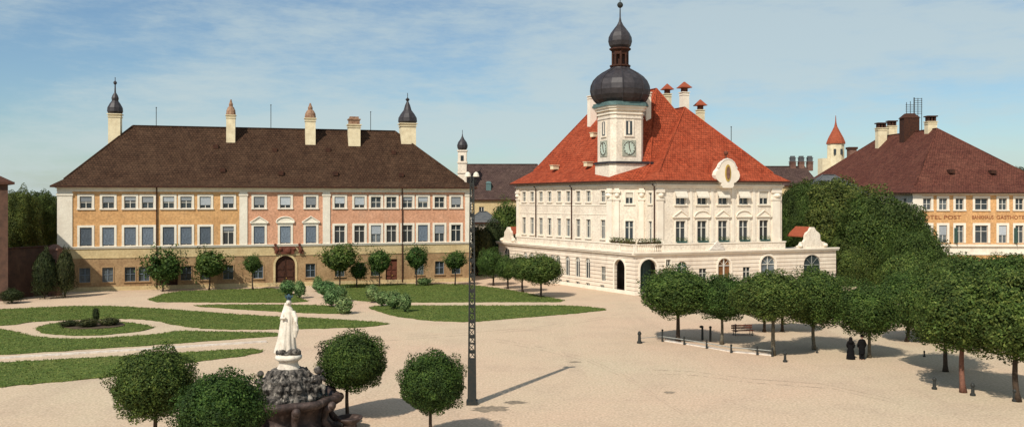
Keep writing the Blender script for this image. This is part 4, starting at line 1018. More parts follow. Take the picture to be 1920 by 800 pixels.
simple_house('cottage', 'small white house with grey roof just right of the lattice mast', 'house', -10.2, -5.4, 140.5, 146, 6.6, 8.3, 'trim_white', 'grey_tile', wins=(-6.6,), wz=(4.2, 5.6))
# far right of the town hall
simple_house('long_roofed_house', 'distant house with brown roof and three small chimneys right of town hall', 'house', 48, 63, 176, 186, 15.5, 19.4, 'yellow_plaster', 'roof_far', hipin=1.0)
lr = bpy.data.objects[-1] if False else [o for o in COL.objects if o.name.startswith('long_roofed_house')][0]
for px in (1486, 1502, 1518): chimney(pxat(px, 181), 18.5, zz(303, 181), 1.1, 'flat', 'pink_brick', lr, (48, 176, 0), capmat='grey_tile')
o4 = (*pxat(1567, 195), 0); c = o4[:2]; tt = thing('round_turret', 'slender cream church turret with red pointed cap beyond the roofs', 'turret', o4)
b = MB(o4); b.lathe(c, [(1.9, 0), (1.9, zz(270, 195))], 10); b.prism([add2(c, q) for q in ((-3.4, -1), (-.5, -1), (-.5, 2), (-3.4, 2))], 0, zz(297, 195)); b.build('wall', 'chimney_cream', tt)
b = MB(o4); z = zz(270, 195); b.lathe(c, [(2.15, z), (2.1, z + .4), (1.7, z + 1.4), (.9, z + 2.9), (.35, z + 4), (.15, z + 5), (.06, z + 6.5)], 10); b.build('roof', 'red_plain', tt)
b = MB(o4); 
for q in (-.9, .6): b.box(c[0] + q - .25, c[0] + q + .25, c[1] - 1.95, c[1] - 1.7, zz(290, 195), zz(280, 195))
b.build('window', 'glass_dark', tt)
simple_house('grey_roofed_annex', 'low grey roofed annex half hidden behind the big chestnut crowns', 'house', 49.5, 59.5, 142, 152, 13.4, 16.6, 'hall_plaster', 'grey_tile_roof' if 'grey_tile_roof' in MATS else 'grey_tile', hipin=4.0)
hh = thing('chimney_stack', 'single dark chimney stack standing left of the inn roof', 'chimney', (*pxat(1597, 192), 0)); b = MB(hh.location); c = hh.location; b.box(c.x - .8, c.x + .8, c.y - .8, c.y + .8, 0, zz(280, 192)); b.build('shaft', 'pink_brick', hh); b = MB(c); b.box(c.x - 1, c.x + 1, c.y - 1, c.y + 1, zz(280, 192), zz(276, 192)); b.build('chimney_cap', 'dark_wood', hh)

# far left: brown house edge, wall, gate pillar
o5 = (*pxat(15, 104), 0)
dh = thing('brown_house', 'dark brown house cut off by the left picture edge', 'house', o5)
dv = unit((-.585, .81)); fv = (1, 0.0); q0 = o5[:2]; P = [add2(q0, (-14, 0)), q0, add2(q0, dv, 12), add2(add2(q0, dv, 12), (-14, 0))]
b = MB(o5); b.prism(P, 0, 14.2); b.build('wall', 'brown_wall', dh)
b = MB(o5); b.prism(offset_poly(P, .6), 14.2, 14.5); b.prism(offset_poly(P, .5), 14.5, 18, .9); b.build('roof', 'dark_wood', dh)
W0, W1_ = pxat(12, 105.5), pxat(110, 112.5); uw = unit((W1_[0] - W0[0], W1_[1] - W0[1])); Lw = math.dist(W0, W1_)
o6 = (*W0, 0); bw_ = thing('boundary_wall', 'tall dark brown boundary wall between the house edge and the palace', 'wall', o6)
b = MB(o6); b.obox(W0, uw, 0, Lw, -.4, 0, 0, 6.2); b.build('wall', 'brown_wall', bw_); b = MB(o6); b.obox(W0, uw, -.1, Lw, -.5, .1, 6.2, 6.4); b.build('coping', 'dark_wood', bw_)
o7 = (*pxat(103, 110), 0); gp = thing('gate_pillar', 'pinkish brick gate pillar between two dark ivy columns', 'pillar', o7); c = o7
b = MB(o7); b.box(c[0] - .6, c[0] + .6, c[1] - .6, c[1] + .6, 0, 5.9); b.build('shaft', 'pink_brick', gp); b = MB(o7); b.box(c[0] - .75, c[0] + .75, c[1] - .75, c[1] + .75, 5.9, 6.1); b.prism([add2(c[:2], q) for q in ((-.7, -.7), (.7, -.7), (.7, .7), (-.7, .7))], 6.1, 6.6, .7); b.build('cap', 'pink_brick', gp)

# ------------------------------------------------------------------ TREES
def crown_mesh(name, n, leaf, seed, m, lumps=26, amp=.22, sig=.33, flat=.0, inner=.45, base=.84, cone=0, hollow=0, core=1.6):
    rg0 = np.random.default_rng(seed + 100)
    Ld = rg0.normal(size=(lumps, 3)); Ld /= np.linalg.norm(Ld, axis=1, keepdims=True); La = rg0.uniform(.35, 1, lumps)
    L2_ = rg0.normal(size=(lumps * 5, 3)); L2_ /= np.linalg.norm(L2_, axis=1, keepdims=True); L2a = rg0.uniform(-.5, 1, lumps * 5)
    def rad(D):
        c = np.clip(D @ Ld.T, -1, 1); a = np.arccos(c); b = (np.exp(-(a / sig) ** 2) * La).max(1)
        c2 = np.arccos(np.clip(D @ L2_.T, -1, 1)); b2 = (np.exp(-(c2 / (sig * .4)) ** 2) * L2a).sum(1)
        return base + amp * b + amp * .3 * b2
    def fn(rg, n):
        D = rg.normal(size=(n, 3)); D /= np.linalg.norm(D, axis=1, keepdims=True)
        u_ = rg.uniform(0, 1, n); r = rad(D) * (inner + (1 - inner) * u_ ** .38)
        P = D * r[:, None]
        P[:, 2] = np.where(P[:, 2] < 0, P[:, 2] * (1 - flat), P[:, 2])
        if cone: k_ = 1 - cone * (P[:, 2] + 1) / 2; P[:, 0] *= k_; P[:, 1] *= k_
        if hollow:
            hd = rg0.normal(size=(hollow, 3)) * .6
            keep = np.ones(len(P), bool)
            for h in hd: keep &= np.linalg.norm(P - h, axis=1) > .2
            P = P[keep]
        lo = np.percentile(P, 1.5, axis=0); hi = np.percentile(P, 98.5, axis=0); P = (P - (lo + hi) / 2) / ((hi - lo) / 2) * .885
        return P
    return leaf_mesh(name, n, leaf, seed, fn, m, normal=lambda P: P / np.linalg.norm(P, axis=1, keepdims=True), core=core)
CR = {
 'globeA': [crown_mesh('crown', 26000, .062, s, 'leaf_dark', 44, .26, .2, .12) for s in (1, 2, 3, 4)],
 'park': [crown_mesh('crown', 17000, .066, s, 'leaf_mid', 30, .28, .24, .30) for s in (11, 12, 13, 14)],
 'small': [crown_mesh('crown', 2800, .13, s, 'leaf_mid', 14, .6, .30, .1, .25, .55, hollow=7, core=.7) for s in (21, 22, 23, 24)],
 'big': [crown_mesh('crown', 60000, .042, s, 'leaf_olive', 70, .25, .17, 0, .6) for s in (31, 32, 33)],
 'far': [crown_mesh('crown', 9000, .07, s, 'leaf_mid', 26, .3, .3, .1, .4, .74) for s in (41, 42)],
 'farD': [crown_mesh('crown', 9000, .07, s, 'leaf_dull', 26, .3, .3, .1, .4, .74) for s in (43,)],
 'shrub': [crown_mesh('foliage', 1100, .17, s, 'leaf_light', 10, .5, .4, .1, .2, .6) for s in (51, 52, 53)],
 'column': [crown_mesh('foliage', 7000, .09, s, 'leaf_dull', 24, .35, .3, 0, .3, .8, cone=.6) for s in (61,)],
 'bed': [crown_mesh('foliage', 1200, .16, s, 'leaf_dull', 10, .4, .4, 0, .2, .7) for s in (71, 72)],
}
def trunk_mesh(h, r, reach, m, seed, nl=5):
    rg = random.Random(seed); b = MB(); x = y = 0; pts = []; rad = []
    bend = (rg.uniform(-.05, .05), rg.uniform(-.05, .05)); n = 6
    for i in range(n + 1):
        t = i / n; pts.append((bend[0] * math.sin(t * 3) * h, bend[1] * math.sin(t * 2.6) * h, h * t)); rad.append(r * (1.45 if i == 0 else 1.05 - .35 * t))
    b.tube(pts, rad, 9)
    for k in range(nl):
        a = 2 * math.pi * (k + rg.random() * .6) / nl; e = rg.uniform(.45, .8); p0 = pts[-1 if k % 2 else -2]
        b.tube([p0, (p0[0] + math.cos(a) * reach[0] * e * .4, p0[1] + math.sin(a) * reach[0] * e * .4, p0[2] + reach[1] * .3), (p0[0] + math.cos(a) * reach[0] * e, p0[1] + math.sin(a) * reach[0] * e, p0[2] + reach[1] * rg.uniform(.5, .9))], [r * .55, r * .35, r * .1], 6)
    return b.mesh('trunk', m, True)
CNT = [0]
def tree(px, by, wpx, ty, byc, kind, label, group, cpx=None, Y=None, bark='bark', tr=None, cat='tree', name='round_tree', depthk=1.0):
    if Y is None: Y = F * H / (by - HY)
    X = (px - 960) * Y / F; rx = wpx / 2 * Y / F; zt, zb = zz(ty, Y), zz(byc, Y); zt = zt; rz_ = (zt - zb) / 2; zc = (zt + zb) / 2
    t = thing(name, label, cat, (X, Y, 0), group); CNT[0] += 1; i = CNT[0]
    r = tr or max(.07, rx * .055)
    o = bpy.data.objects.new('trunk', trunk_mesh(max(zb + rz_ * .35, .3), r, (rx, rz_), bark, i)); COL.objects.link(o); o.parent = t
    me = CR[kind][i % len(CR[kind])]
    c = bpy.data.objects.new('crown', me); COL.objects.link(c); c.parent = t
    dx = 0 if cpx is None else (cpx - px) * Y / F
    c.location = (dx, 0, zc); c.scale = (rx, rx * depthk, rz_); c.rotation_euler = (0, 0, i * 1.7)
    return t
g1 = 'clipped globe trees around the fountain'
tree(293, 843, 158, 650, 786, 'globeA', 'round clipped tree left of the statue with its trunk end showing', g1, cpx=287)
tree(413, 900, 174, 693, 850, 'globeA', 'nearest clipped tree whose crown is cut by the bottom picture edge beside the fountain', g1)
tree(652, 785, 134, 619, 733, 'globeA', 'round clipped tree standing right beside the white statue', g1, cpx=661)
tree(809, 828, 130, 657, 774, 'globeA', 'small clipped tree immediately left of the lattice mast base', g1, cpx=811)
g2 = 'trees planted on the right of the square'
L = [(1271, 640, 142, 499, 594, 1268, 'park', 'leftmost round tree of the railed plot, nearest the town hall arches', 'bark'),
 (1353, 645, 108, 512, 601, 1355, 'park', 'narrow round tree, second from the left inside the low railing', 'bark_sunlit'),
 (1450, 666, 142, 505, 603, 1443, 'park', 'wide flat bottomed tree standing at the right end of the low rail', 'bark_sunlit'),
 (1527, 655, 125, 500, 614, 1530, 'park', 'bright low hanging tree in front of the town hall gate gable', 'bark_sunlit'),
 (1630, 670, 118, 527, 632, 1627, 'park', 'round tree with the two dark dressed people under it', 'bark_sunlit'),
 (1433, 622, 100, 520, 590, 1425, 'park', 'tree in the back row behind the wide flat bottomed one, left of two', 'bark'),
 (1467, 621, 100, 522, 590, 1480, 'park', 'tree in the back row behind the wide flat bottomed one, right of two', 'bark'),
 (1773, 696, 150, 505, 650, 1762, 'park', 'thin trunked tree just left of the reddish trunk', 'bark'),
 (1806, 735, 185, 508, 662, 1812, 'park', 'large dark tree with a reddish trunk', 'bark_red'),
 (1908, 752, 200, 500, 682, 1918, 'park', 'large tree at the right picture edge over the broad shadow', 'bark'),
 (1700, 640, 120, 505, 612, 1700, 'park', 'round tree in the gap between the people and the thin trunked tree', 'bark'),
 (1757, 640, 120, 490, 608, 1757, 'park', 'back row tree below the left corner of the inn', 'bark'),
 (1830, 650, 150, 478, 610, 1835, 'park', 'back row tree below the wide window of the inn', 'bark'),
 (1905, 655, 150, 476, 610, 1905, 'park', 'back row tree at the right edge below the inn lettering', 'bark')]
mat('bark_red', (.22, .10, .065), (.12, .055, .038), 5, bump=.6)  # redder and lighter bark, used on a single trunk
for (px, by, wp, ty, bc, cp, kd, lb, bk) in L: tree(px, by, wp, ty, bc, kd, lb, g2, cpx=cp, bark=bk)
g3 = 'young trees before the palace'
for (px, by, wp, ty, bc, cp, lb) in [
 (305, 546, 74, 461, 533, 307, 'bushy young tree over the dark doorway at the palace left end'), (392, 543, 70, 464, 522, 395, 'broad young tree left of the white pilaster, second from the left'),
 (474, 543, 38, 476, 513, 473, 'small thin young tree left of the arched portal'), (636, 541, 76, 455, 514, 637, 'broad young tree right of the arched portal'),
 (668, 538, 36, 488, 524, 672, 'low young tree tucked behind the broad one right of the portal'), (711, 537, 50, 463, 514, 711, 'young tree just left of the red palace door'),
 (781, 536, 46, 458, 508, 781, 'upright young tree beside the right drainpipe of the palace'), (853, 535, 50, 469, 508, 853, 'young tree at the right corner of the palace')]:
    tree(px, by, wp, ty, bc, 'small', lb, g3, cpx=cp, name='young_tree', tr=.11)
g4 = 'trees along the town hall side street'
for (px, by, wp, ty, bc, cp, lb) in [
 (1014, 557, 92, 474, 535, 1014, 'nearest broad tree at the side of the town hall'), (980, 547, 62, 476, 528, 977, 'second tree from the front along the town hall side'),
 (952, 541, 46, 478, 526, 950, 'third tree from the front along the town hall side'), (925, 535, 56, 463, 520, 920, 'tree just right of the lattice mast near the side street')]:
    tree(px, by, wp, ty, bc, 'far', lb, g4, cpx=cp, name='street_tree', tr=.14)
g5 = 'tall trees behind the buildings'
for (px, Y, wp, ty, bc, kd, lb) in [
 (948, 152, 68, 372, 500, 'far', 'tall green tree against the left end of the town hall'), (900, 139, 50, 420, 520, 'farD', 'dark tree behind the lattice mast at the palace corner'),
 (925, 143, 50, 408, 500, 'farD', 'mid height tree below the pink house, left of town hall'),
 (35, 128, 90, 354, 500, 'big', 'dark tree above the boundary wall next to the brown house'), (80, 134, 84, 356, 500, 'big', 'dark tree touching the left corner of the palace'), (5, 140, 90, 358, 500, 'farD', 'dark tree showing between the brown house and its neighbours')]:
    tree(px, None, wp, ty, bc, kd, lb, g5, Y=Y, name='tall_tree', tr=.3)
tree(1908, None, 60, 312, 360, 'farD', 'distant tree peeping over the right end of the inn roof', g5, Y=215, name='tall_tree', tr=.3)
tree(1250, None, 10, 430, 500, 'farD', 'x', g5, Y=215) if False else None
g6 = 'great chestnut trees beside the town hall'
for (px, Y, wp, ty, bc, lb) in [
 (1560, 139, 215, 332, 560, 'tallest chestnut with its top against the grey roof'), (1500, 137, 100, 340, 520, 'chestnut crown touching the right end of the town hall'),
 (1655, 128, 190, 362, 590, 'broad chestnut hiding the left corner of the inn'), (1718, 118, 130, 425, 610, 'lowest chestnut crown sloping down to the inn windows'), (1600, 126, 130, 440, 600, 'front chestnut crown right of the gate gable')]:
    tree(px, None, wp, ty, bc, 'big', lb, g6, Y=Y, name='chestnut_tree', tr=.45)
# low trees filling behind park at right
for (px, Y, wp, ty, bc, lb) in [(1800, 105, 130, 478, 560, 'low dark tree before the inn ground floor, left one'), (1890, 103, 140, 476, 560, 'low dark tree before the inn ground floor, right one'), (1700, 108, 110, 470, 590, 'low dark tree at the foot of the lowest chestnut')]:
    tree(px, None, wp, ty, bc, 'park', lb, 'low trees before the inn', Y=Y, name='low_tree', tr=.2)
# shrubs
def shrub(px, by, wpx, hpx, kind, label, group, name='shrub', stem=True):
    X, Y = G(px, by); r = wpx * (.6 if kind == 'shrub' else .42) * Y / F; h = hpx * (1.25 if kind == 'shrub' else 1.05) * Y / F; t = thing(name, label, 'shrub', (X, Y, 0), group); CNT[0] += 1
    c = bpy.data.objects.new('foliage', CR[kind][CNT[0] % len(CR[kind])]); COL.objects.link(c); c.parent = t; c.location = (0, 0, h * .55); c.scale = (r, r, h * .5); c.rotation_euler = (0, 0, CNT[0])
    b = MB(); 
    for a in range(4): b.tube([(0, 0, 0), (math.cos(a * 1.6) * r * .3, math.sin(a * 1.6) * r * .3, h * .6)], [.05, .02], 5)
    b.build('stem', 'bark', t); return t
g7 = 'flowering shrubs along the diagonal path'
for px, by, w_, h_, lb in [(540, 553, 30, 22, 'dark rounded shrub in front of the portal, above the statue'), (562, 559, 22, 26, 'upright shrub right above the statue crown'),
 (598, 546, 26, 16, 'small shrub at the upper end of the diagonal path'), (612, 558, 34, 26, 'pale shrub on the left of the path, highest of its row'), (622, 575, 30, 26, 'pale shrub on the left of the path, middle of its row'),
 (646, 588, 32, 26, 'pale shrub on the left of the path, lowest of its row'), (636, 566, 28, 24, 'greyish green shrub leaning over the lawn left of the path'),
 (698, 567, 24, 26, 'light green shrub, first at the path right side'), (716, 574, 26, 24, 'light green shrub, second at the path right side'), (738, 580, 30, 28, 'light green shrub, third and bushiest at the path right side'), (760, 585, 22, 28, 'light green shrub, last and farthest right of the row'),
 (596, 539, 16, 18, 'tiny blossoming bush against the palace wall beside the portal'), (795, 535, 26, 12, 'low dark bush on the lawn under the upright young tree')]:
    shrub(px, by, w_, h_, 'shrub', lb, g7, 'flowering_shrub')
for px, by, w_, h_, lb in [(130, 613, 46, 13, 'low dark planting at the left of the round flower bed'), (165, 614, 50, 16, 'low dark planting in the middle of the round flower bed'), (205, 611, 50, 15, 'low dark planting at the right of the round flower bed'), (180, 607, 16, 30, 'taller plant rising in the centre of the round bed')]:
    shrub(px, by, w_, h_, 'bed', lb, 'planting in the round flower bed', 'bed_plant')
for px, by, w_, h_, lb in [(84, 560, 54, 88, 'dark ivy column left of the brick gate pillar'), (122, 558, 46, 86, 'dark ivy column at the palace corner right of the pillar'), (22, 568, 50, 26, 'low dark bush at the foot of the brown boundary wall')]:
    shrub(px, by, w_, h_, 'column', lb, 'dark bushes by the boundary wall', 'ivy_column')

# ------------------------------------------------------------------ LATTICE MAST
X, Y = G(885, 757); mo = thing('lattice_mast', 'tall dark iron lattice mast with solid base and small lamp heads', 'mast', (X, Y, 0))
HT = 13.7; hw0, hw1 = .21, .10; zb_ = 2.75
hw = lambda z: hw0 + (hw1 - hw0) * z / HT
b = MB(); b.prism([(-.26, -.26), (.26, -.26), (.26, .26), (-.26, .26)], 0, zb_, .1); b.prism([(-.33, -.33), (.33, -.33), (.33, .33), (-.33, .33)], 0, .25); b.build('base', 'iron', mo)
for sx in (-1, 1):
    for sy in (-1, 1):
        b = MB(); b.tube([(sx * hw(zb_), sy * hw(zb_), zb_ - .1), (sx * hw(HT), sy * hw(HT), HT)], [.06, .045], 4); b.build('leg', 'iron', mo)
b = MB(); n = 24
for i in range(n):
    z0, z1 = zb_ + (HT - zb_) * i / n, zb_ + (HT - zb_) * (i + 1) / n; a, c = hw(z0), hw(z1)
    for f in range(4):
        ca = [(-1, -1), (1, -1), (1, 1), (-1, 1)]; p, q = ca[f], ca[(f + 1) % 4]
        if i % 2: p, q = q, p
        b.tube([(p[0] * a, p[1] * a, z0), (q[0] * c, q[1] * c, z1)], .028, 4)
        b.tube([(p[0] * c, p[1] * c, z1), (q[0] * c, q[1] * c, z1)], .035, 4)
    if i % 2 == 0: b.box(-c, c, -c, -c + .02, z1 - .12, z1 + .1)
b.build('cross_bracing', 'iron', mo)
for sx in (-1, 1):
    b = MB(); b.tube([(0, 0, HT - .6), (sx * .22, 0, HT - .3), (sx * .25, 0, HT)], .03, 5); b.build('lamp_arm', 'iron', mo)
    b = MB(); b.lathe((sx * .25, 0), [(.08, HT), (.2, HT + .02), (.15, HT + .2), (.05, HT + .3)], 10); b.build('lamp_shade', 'fabric_white', mo)

# ------------------------------------------------------------------ FOUNTAIN AND STATUE
FY = 46.0; FX = (541 - 960) * FY / F
fo = thing('fountain', 'dark red marble fountain basin with rocky centre carrying a white statue', 'fountain', (FX, FY, 0))
def lob(r, t): return r * (1 + .05 * math.cos(8 * t))
def lobed(prof, b, n=64):
    rings = [[b.vert((lob(r, 2 * math.pi * i / n) * math.cos(2 * math.pi * i / n), lob(r, 2 * math.pi * i / n) * math.sin(2 * math.pi * i / n), z)) for i in range(n)] for r, z in prof]
    for a, c in zip(rings, rings[1:]):
        for i in range(n): b.f.append([a[i], a[(i + 1) % n], c[(i + 1) % n], c[i]])
b = MB(); lobed([(x_ * .94, z_) for x_, z_ in [(2.9, 0), (2.9, .22), (2.55, .25), (2.45, .35), (2.2, .6), (2.15, .9), (2.3, 1.25), (2.55, 1.45), (2.85, 1.55), (2.9, 1.72), (2.85, 1.86), (2.6, 1.9), (2.45, 1.85), (2.4, 1.3), (.2, 1.25)]], b)
b.build('basin', 'marble_red', fo, True)
b = MB(); b.lathe((0, 0), [(2.25, 1.6), (2.25, 1.62)], 32); b.build('water', 'water', fo)
for i in range(8):
    b = MB(); a = 2 * math.pi * (i + .5) / 8; c, s = math.cos(a), math.sin(a); b.tube([(c * 2.6, s * 2.6, .1), (c * 2.25, s * 2.25, .7), (c * 2.4, s * 2.4, 1.2), (c * 2.75, s * 2.75, 1.45)], [.26, .17, .2, .24], 8); b.ball((c * 2.78, s * 2.78, 1.5), .22); b.build('scroll_bracket', 'marble_red', fo, True)
def remesh(o, v, sm=3):
    m = o.modifiers.new('remesh', 'REMESH'); m.mode = 'VOXEL'; m.voxel_size = v; m.use_smooth_shade = True
    if sm: s = o.modifiers.new('smooth', 'SMOOTH'); s.iterations = sm; s.factor = .5
rg = random.Random(7)
b = MB(); prof_ = [(1.55, 1.3), (1.6, 1.75), (1.62, 1.9), (1.45, 1.98), (1.4, 2.1), (1.42, 2.4), (1.32, 2.65), (1.34, 2.75), (1.1, 2.85), (1.0, 2.95), (.95, 3.1), (.8, 3.25), (.5, 3.3)]
n_ = 96; rr_ = [[b.vert((r_ * (1 + .055 * math.cos(12 * t + z * 2) + .03 * math.cos(29 * t - z * 5)) * math.cos(t), r_ * (1 + .055 * math.cos(12 * t + z * 2) + .03 * math.cos(29 * t - z * 5)) * math.sin(t), z)) for t in [2 * math.pi * i / n_ for i in range(n_)]] for r_, z in prof_]
for a, c in zip(rr_, rr_[1:]):
    for i in range(n_): b.f.append([a[i], a[(i + 1) % n_], c[(i + 1) % n_], c[i]])
b.f.append(rr_[-1]); b.f.append(rr_[0][::-1])
for row, (zr, rad_, num, sz) in enumerate(((1.75, 1.55, 12, .17), (2.35, 1.42, 10, .15), (2.85, 1.08, 8, .13))):      # carved shells and scrolls
    for i in range(num):
        a = 2 * math.pi * (i + .5 * row) / num; c, s_ = math.cos(a), math.sin(a); k = rg.uniform(.85, 1.15)
        b.tube([(c * rad_, s_ * rad_, zr - .22), (c * (rad_ + .1), s_ * (rad_ + .1), zr), (c * (rad_ - .02), s_ * (rad_ - .02), zr + .3 * k)], [sz * .6, sz * k, sz * .45], 8)
o = b.build('rockwork', 'rock_dark', fo); remesh(o, .035, 0)
b = MB(); b.lathe((0, 0), [(.85, 2.8), (.78, 3.05), (.6, 3.3), (.5, 3.5), (.5, 3.62), (.6, 3.7), (.7, 3.78), (.72, 3.9), (.66, 3.98), (.5, 4.02)], 20); b.build('pedestal', 'statue_white', fo, True)
# cherubs seated on the rockwork: body one mesh each
def cherub(cx, cy, z, face, s=1.0, lb=''):
    t = thing('cherub_statue', lb, 'statue', (FX + cx, FY + cy, z), 'stone cherubs on the fountain')
    b = MB(); d = (math.cos(face), math.sin(face)); p = (-d[1], d[0])
    W = lambda f, l, h: (d[0] * f * s + p[0] * l * s, d[1] * f * s + p[1] * l * s, h * s)
    b.tube([W(-.05, 0, 0), W(0, 0, .28), W(.02, 0, .52)], [.2 * s, .2 * s, .13 * s], 10); b.ball(W(.05, 0, .72), .155 * s)
    b.ball(W(.19, 0, .7), .035 * s, 6, 4)
    for l in (-1, 1):
        b.tube([W(0, .13 * l, .05), W(.28, .16 * l, .12), W(.34, .16 * l, -.2)], [.11 * s, .095 * s, .06 * s], 8)
        b.tube([W(0, .17 * l, .45), W(.12, .28 * l, .3), W(.26, .14 * l, .42)], [.075 * s, .06 * s, .045 * s], 8)
        b.tube([W(-.14, .08 * l, .45), W(-.22, .3 * l, .65), W(-.2, .42 * l, .45)], [.06 * s, .05 * s, .02 * s], 6)
    o = b.build('body', 'rock_dark', t); remesh(o, .03, 1); return t
cherub(1.62, -.3, 2.25, R(-60), 1.35, 'dark stone cherub seated on the right side of the fountain rockwork')
cherub(-1.3, -.55, 2.2, R(-120), 1.2, 'dark stone cherub seated on the left side of the fountain rockwork')
cherub(.1, -1.3, 1.95, R(-90), 1.05, 'dark stone cherub seated at the front of the fountain rockwork')
# the white statue, one continuous sculpted figure
st = thing('madonna_statue', 'white robed standing female statue with a blue crown on the fountain pedestal', 'statue', (FX, FY, 4.0))
b = MB()
rings = [(0.0, -.08, .48, .40), (.25, -.09, .47, .40), (.6, -.08, .43, .36), (1.0, -.05, .37, .31), (1.4, -.02, .32, .27), (1.75, 0, .29, .24), (2.05, 0, .28, .22), (2.3, .0, .28, .2), (2.48, .0, .2, .15), (2.58, .0, .13, .12)]
n = 40; rr = []
for z, cx, rx, ry in rings:
    f = 1 - z / 2.7
    rr.append([b.vert((cx + rx * (1 + (.26 * f + .05) * (abs(math.sin(4.5 * t + z * .5)) - .5)) * math.cos(t), ry * (1 + (.3 * f + .05) * (abs(math.sin(4.5 * t + z * .5)) - .5)) * math.sin(t), z)) for t in [2 * math.pi * i / n for i in range(n)]])
for a, c in zip(rr, rr[1:]):
    for i in range(n): b.f.append([a[i], a[(i + 1) % n], c[(i + 1) % n], c[i]])
b.f.append(rr[-1]); b.f.append(rr[0][::-1])
b.ball((.02, -.03, 2.78), (.125, .15, .18)); b.tube([(0, 0, 2.5), (.01, -.01, 2.68)], .09)
b.ball((.02, -.2, 2.77), (.028, .04, .04), 6, 4)                       # nose
b.ball((.0, .05, 2.76), (.155, .14, .21))                                # veil
b.tube([(-.12, .1, 2.75), (-.24, .1, 2.3), (-.34, .1, 1.6), (-.44, .05, .8), (-.6, 0, .05)], [.11, .13, .15, .18, .22], 8)   # mantle falling on the left
b.tube([(.24, 0, 2.3), (.42, -.12, 1.95), (.5, -.38, 1.75)], [.13, .12, .07], 8)      # right arm reaching out
b.tube([(-.22, 0, 2.3), (-.3, -.25, 1.95), (-.05, -.36, 2.0)], [.13, .11, .07], 8)    # arm bent across the chest
for k in range(4): b.tube([(.5, -.38, 1.75), (.53 + .03 * k, -.46, 1.74 - .035 * k), (.54 + .03 * k, -.52, 1.68 - .035 * k)], [.022, .02, .014], 5)
b.tube([(.49, -.36, 1.77), (.47, -.43, 1.82), (.47, -.47, 1.83)], [.02, .018, .014], 5)
b.tube([(.34, .0, 2.1), (.42, -.05, 1.3), (.40, -.1, .9)], [.1, .15, .05], 8)          # sleeve drape
o = b.build('figure', 'statue_white', st); remesh(o, .022, 0)
b = MB(); b.lathe((.02, 0), [(.11, 2.92), (.13, 3.0), (.16, 3.1), (.12, 3.13), (.03, 3.25)], 10)
for i in range(8):
    a = math.pi * i / 4; b.tube([(.02 + .17 * math.cos(a), .17 * math.sin(a), 3.05), (.02 + .21 * math.cos(a), .21 * math.sin(a), 3.2)], [.03, .01], 5)
b.build('crown', 'crown_blue', st)
b = MB(); rg = random.Random(3)
for i in range(16):
    a = 2 * math.pi * i / 16; b.ball((.52 * math.cos(a), .42 * math.sin(a), rg.uniform(.02, .22)), rg.uniform(.14, .2), 8, 6)
o = b.build('cloud_base', 'rock_dark', st); remesh(o, .03, 1)
# low stone trough beside the fountain
tx, ty_ = G(656, 803); tr = thing('stone_trough', 'low dark shell shaped stone basin on the ground right of the fountain', 'trough', (tx, ty_, 0))
b = MB(); b.lathe((0, 0), [(.35, 0), (.4, .15), (.35, .3), (.5, .4), (.68, .55), (.7, .64), (.6, .64), (.45, .5), (.05, .48)], 24); b.build('bowl', 'marble_red', tr, True)

# ------------------------------------------------------------------ RAIL, BOLLARDS, BENCH, PEOPLE
def bollard_mesh(): 
    b = MB(); b.lathe((0, 0), [(.17, 0), (.17, .12), (.11, .16), (.09, .55), (.13, .6), (.13, .68), (.06, .8)], 10); return b.mesh('bollard', 'iron')
bm = bollard_mesh(); first = True
for px, by, s, lb in [(1472, 678, 1.0, 'lone dark bollard on the sand right of the low rail'), (1752, 729, 1.0, 'dark bollard left of the reddish tree trunk'), (1824, 741, 1.0, 'dark bollard right of the reddish tree trunk'),
 (1903, 752, 1.0, 'dark bollard beside the trunk at the right picture edge'), (1532, 661, .6, 'short stump bollard beside the pale trunk before the gate gable'), (1199, 643, 1.3, 'thin grey stone post apart on the left of the railed plot'), (1733, 668, .6, 'short dark post in the shade between the people and the right trees')]:
    x, y = G(px, by); o = bpy.data.objects.new('bollard', bm); COL.objects.link(o); o.location = (x, y, 0); o.scale = (s, s, s); tag(o, lb, 'bollard', 'bollards on the sand')
rp = [(1242, 640), (1283, 646), (1325, 653), (1371, 661), (1420, 665), (1448, 668)]
x0, y0 = G(*rp[0]); rf = thing('low_rail', 'low iron rail on dark posts edging the tree plot', 'rail', (x0, y0, 0)); og = (x0, y0, 0)
rp2 = [G(*p) for p in rp]
for i, p in enumerate(rp2):
    b = MB(og); hh_ = .62 if i else 1.0; b.tube([(*p, 0), (*p, hh_)], [.09, .07], 6); b.ball((*p, hh_), .1, 6, 4); b.build('post', 'iron', rf)
b = MB(og)
for p, q in zip(rp2, rp2[1:]): b.tube([(*p, .45), (*q, .45)], .045, 5)
b.tube([(*rp2[0], .45), (*G(1200, 643), .45)], .03, 5)
b.build('rail', 'iron_pale', rf)
b = MB(og)
for p, q in zip(rp2, rp2[1:]): 
    uu = unit((q[0] - p[0], q[1] - p[1])); b.obox(p, uu, .0, math.dist(p, q), -.55, -.25, -.02, .1)
b.build('kerbstone', 'pale_stone', rf)
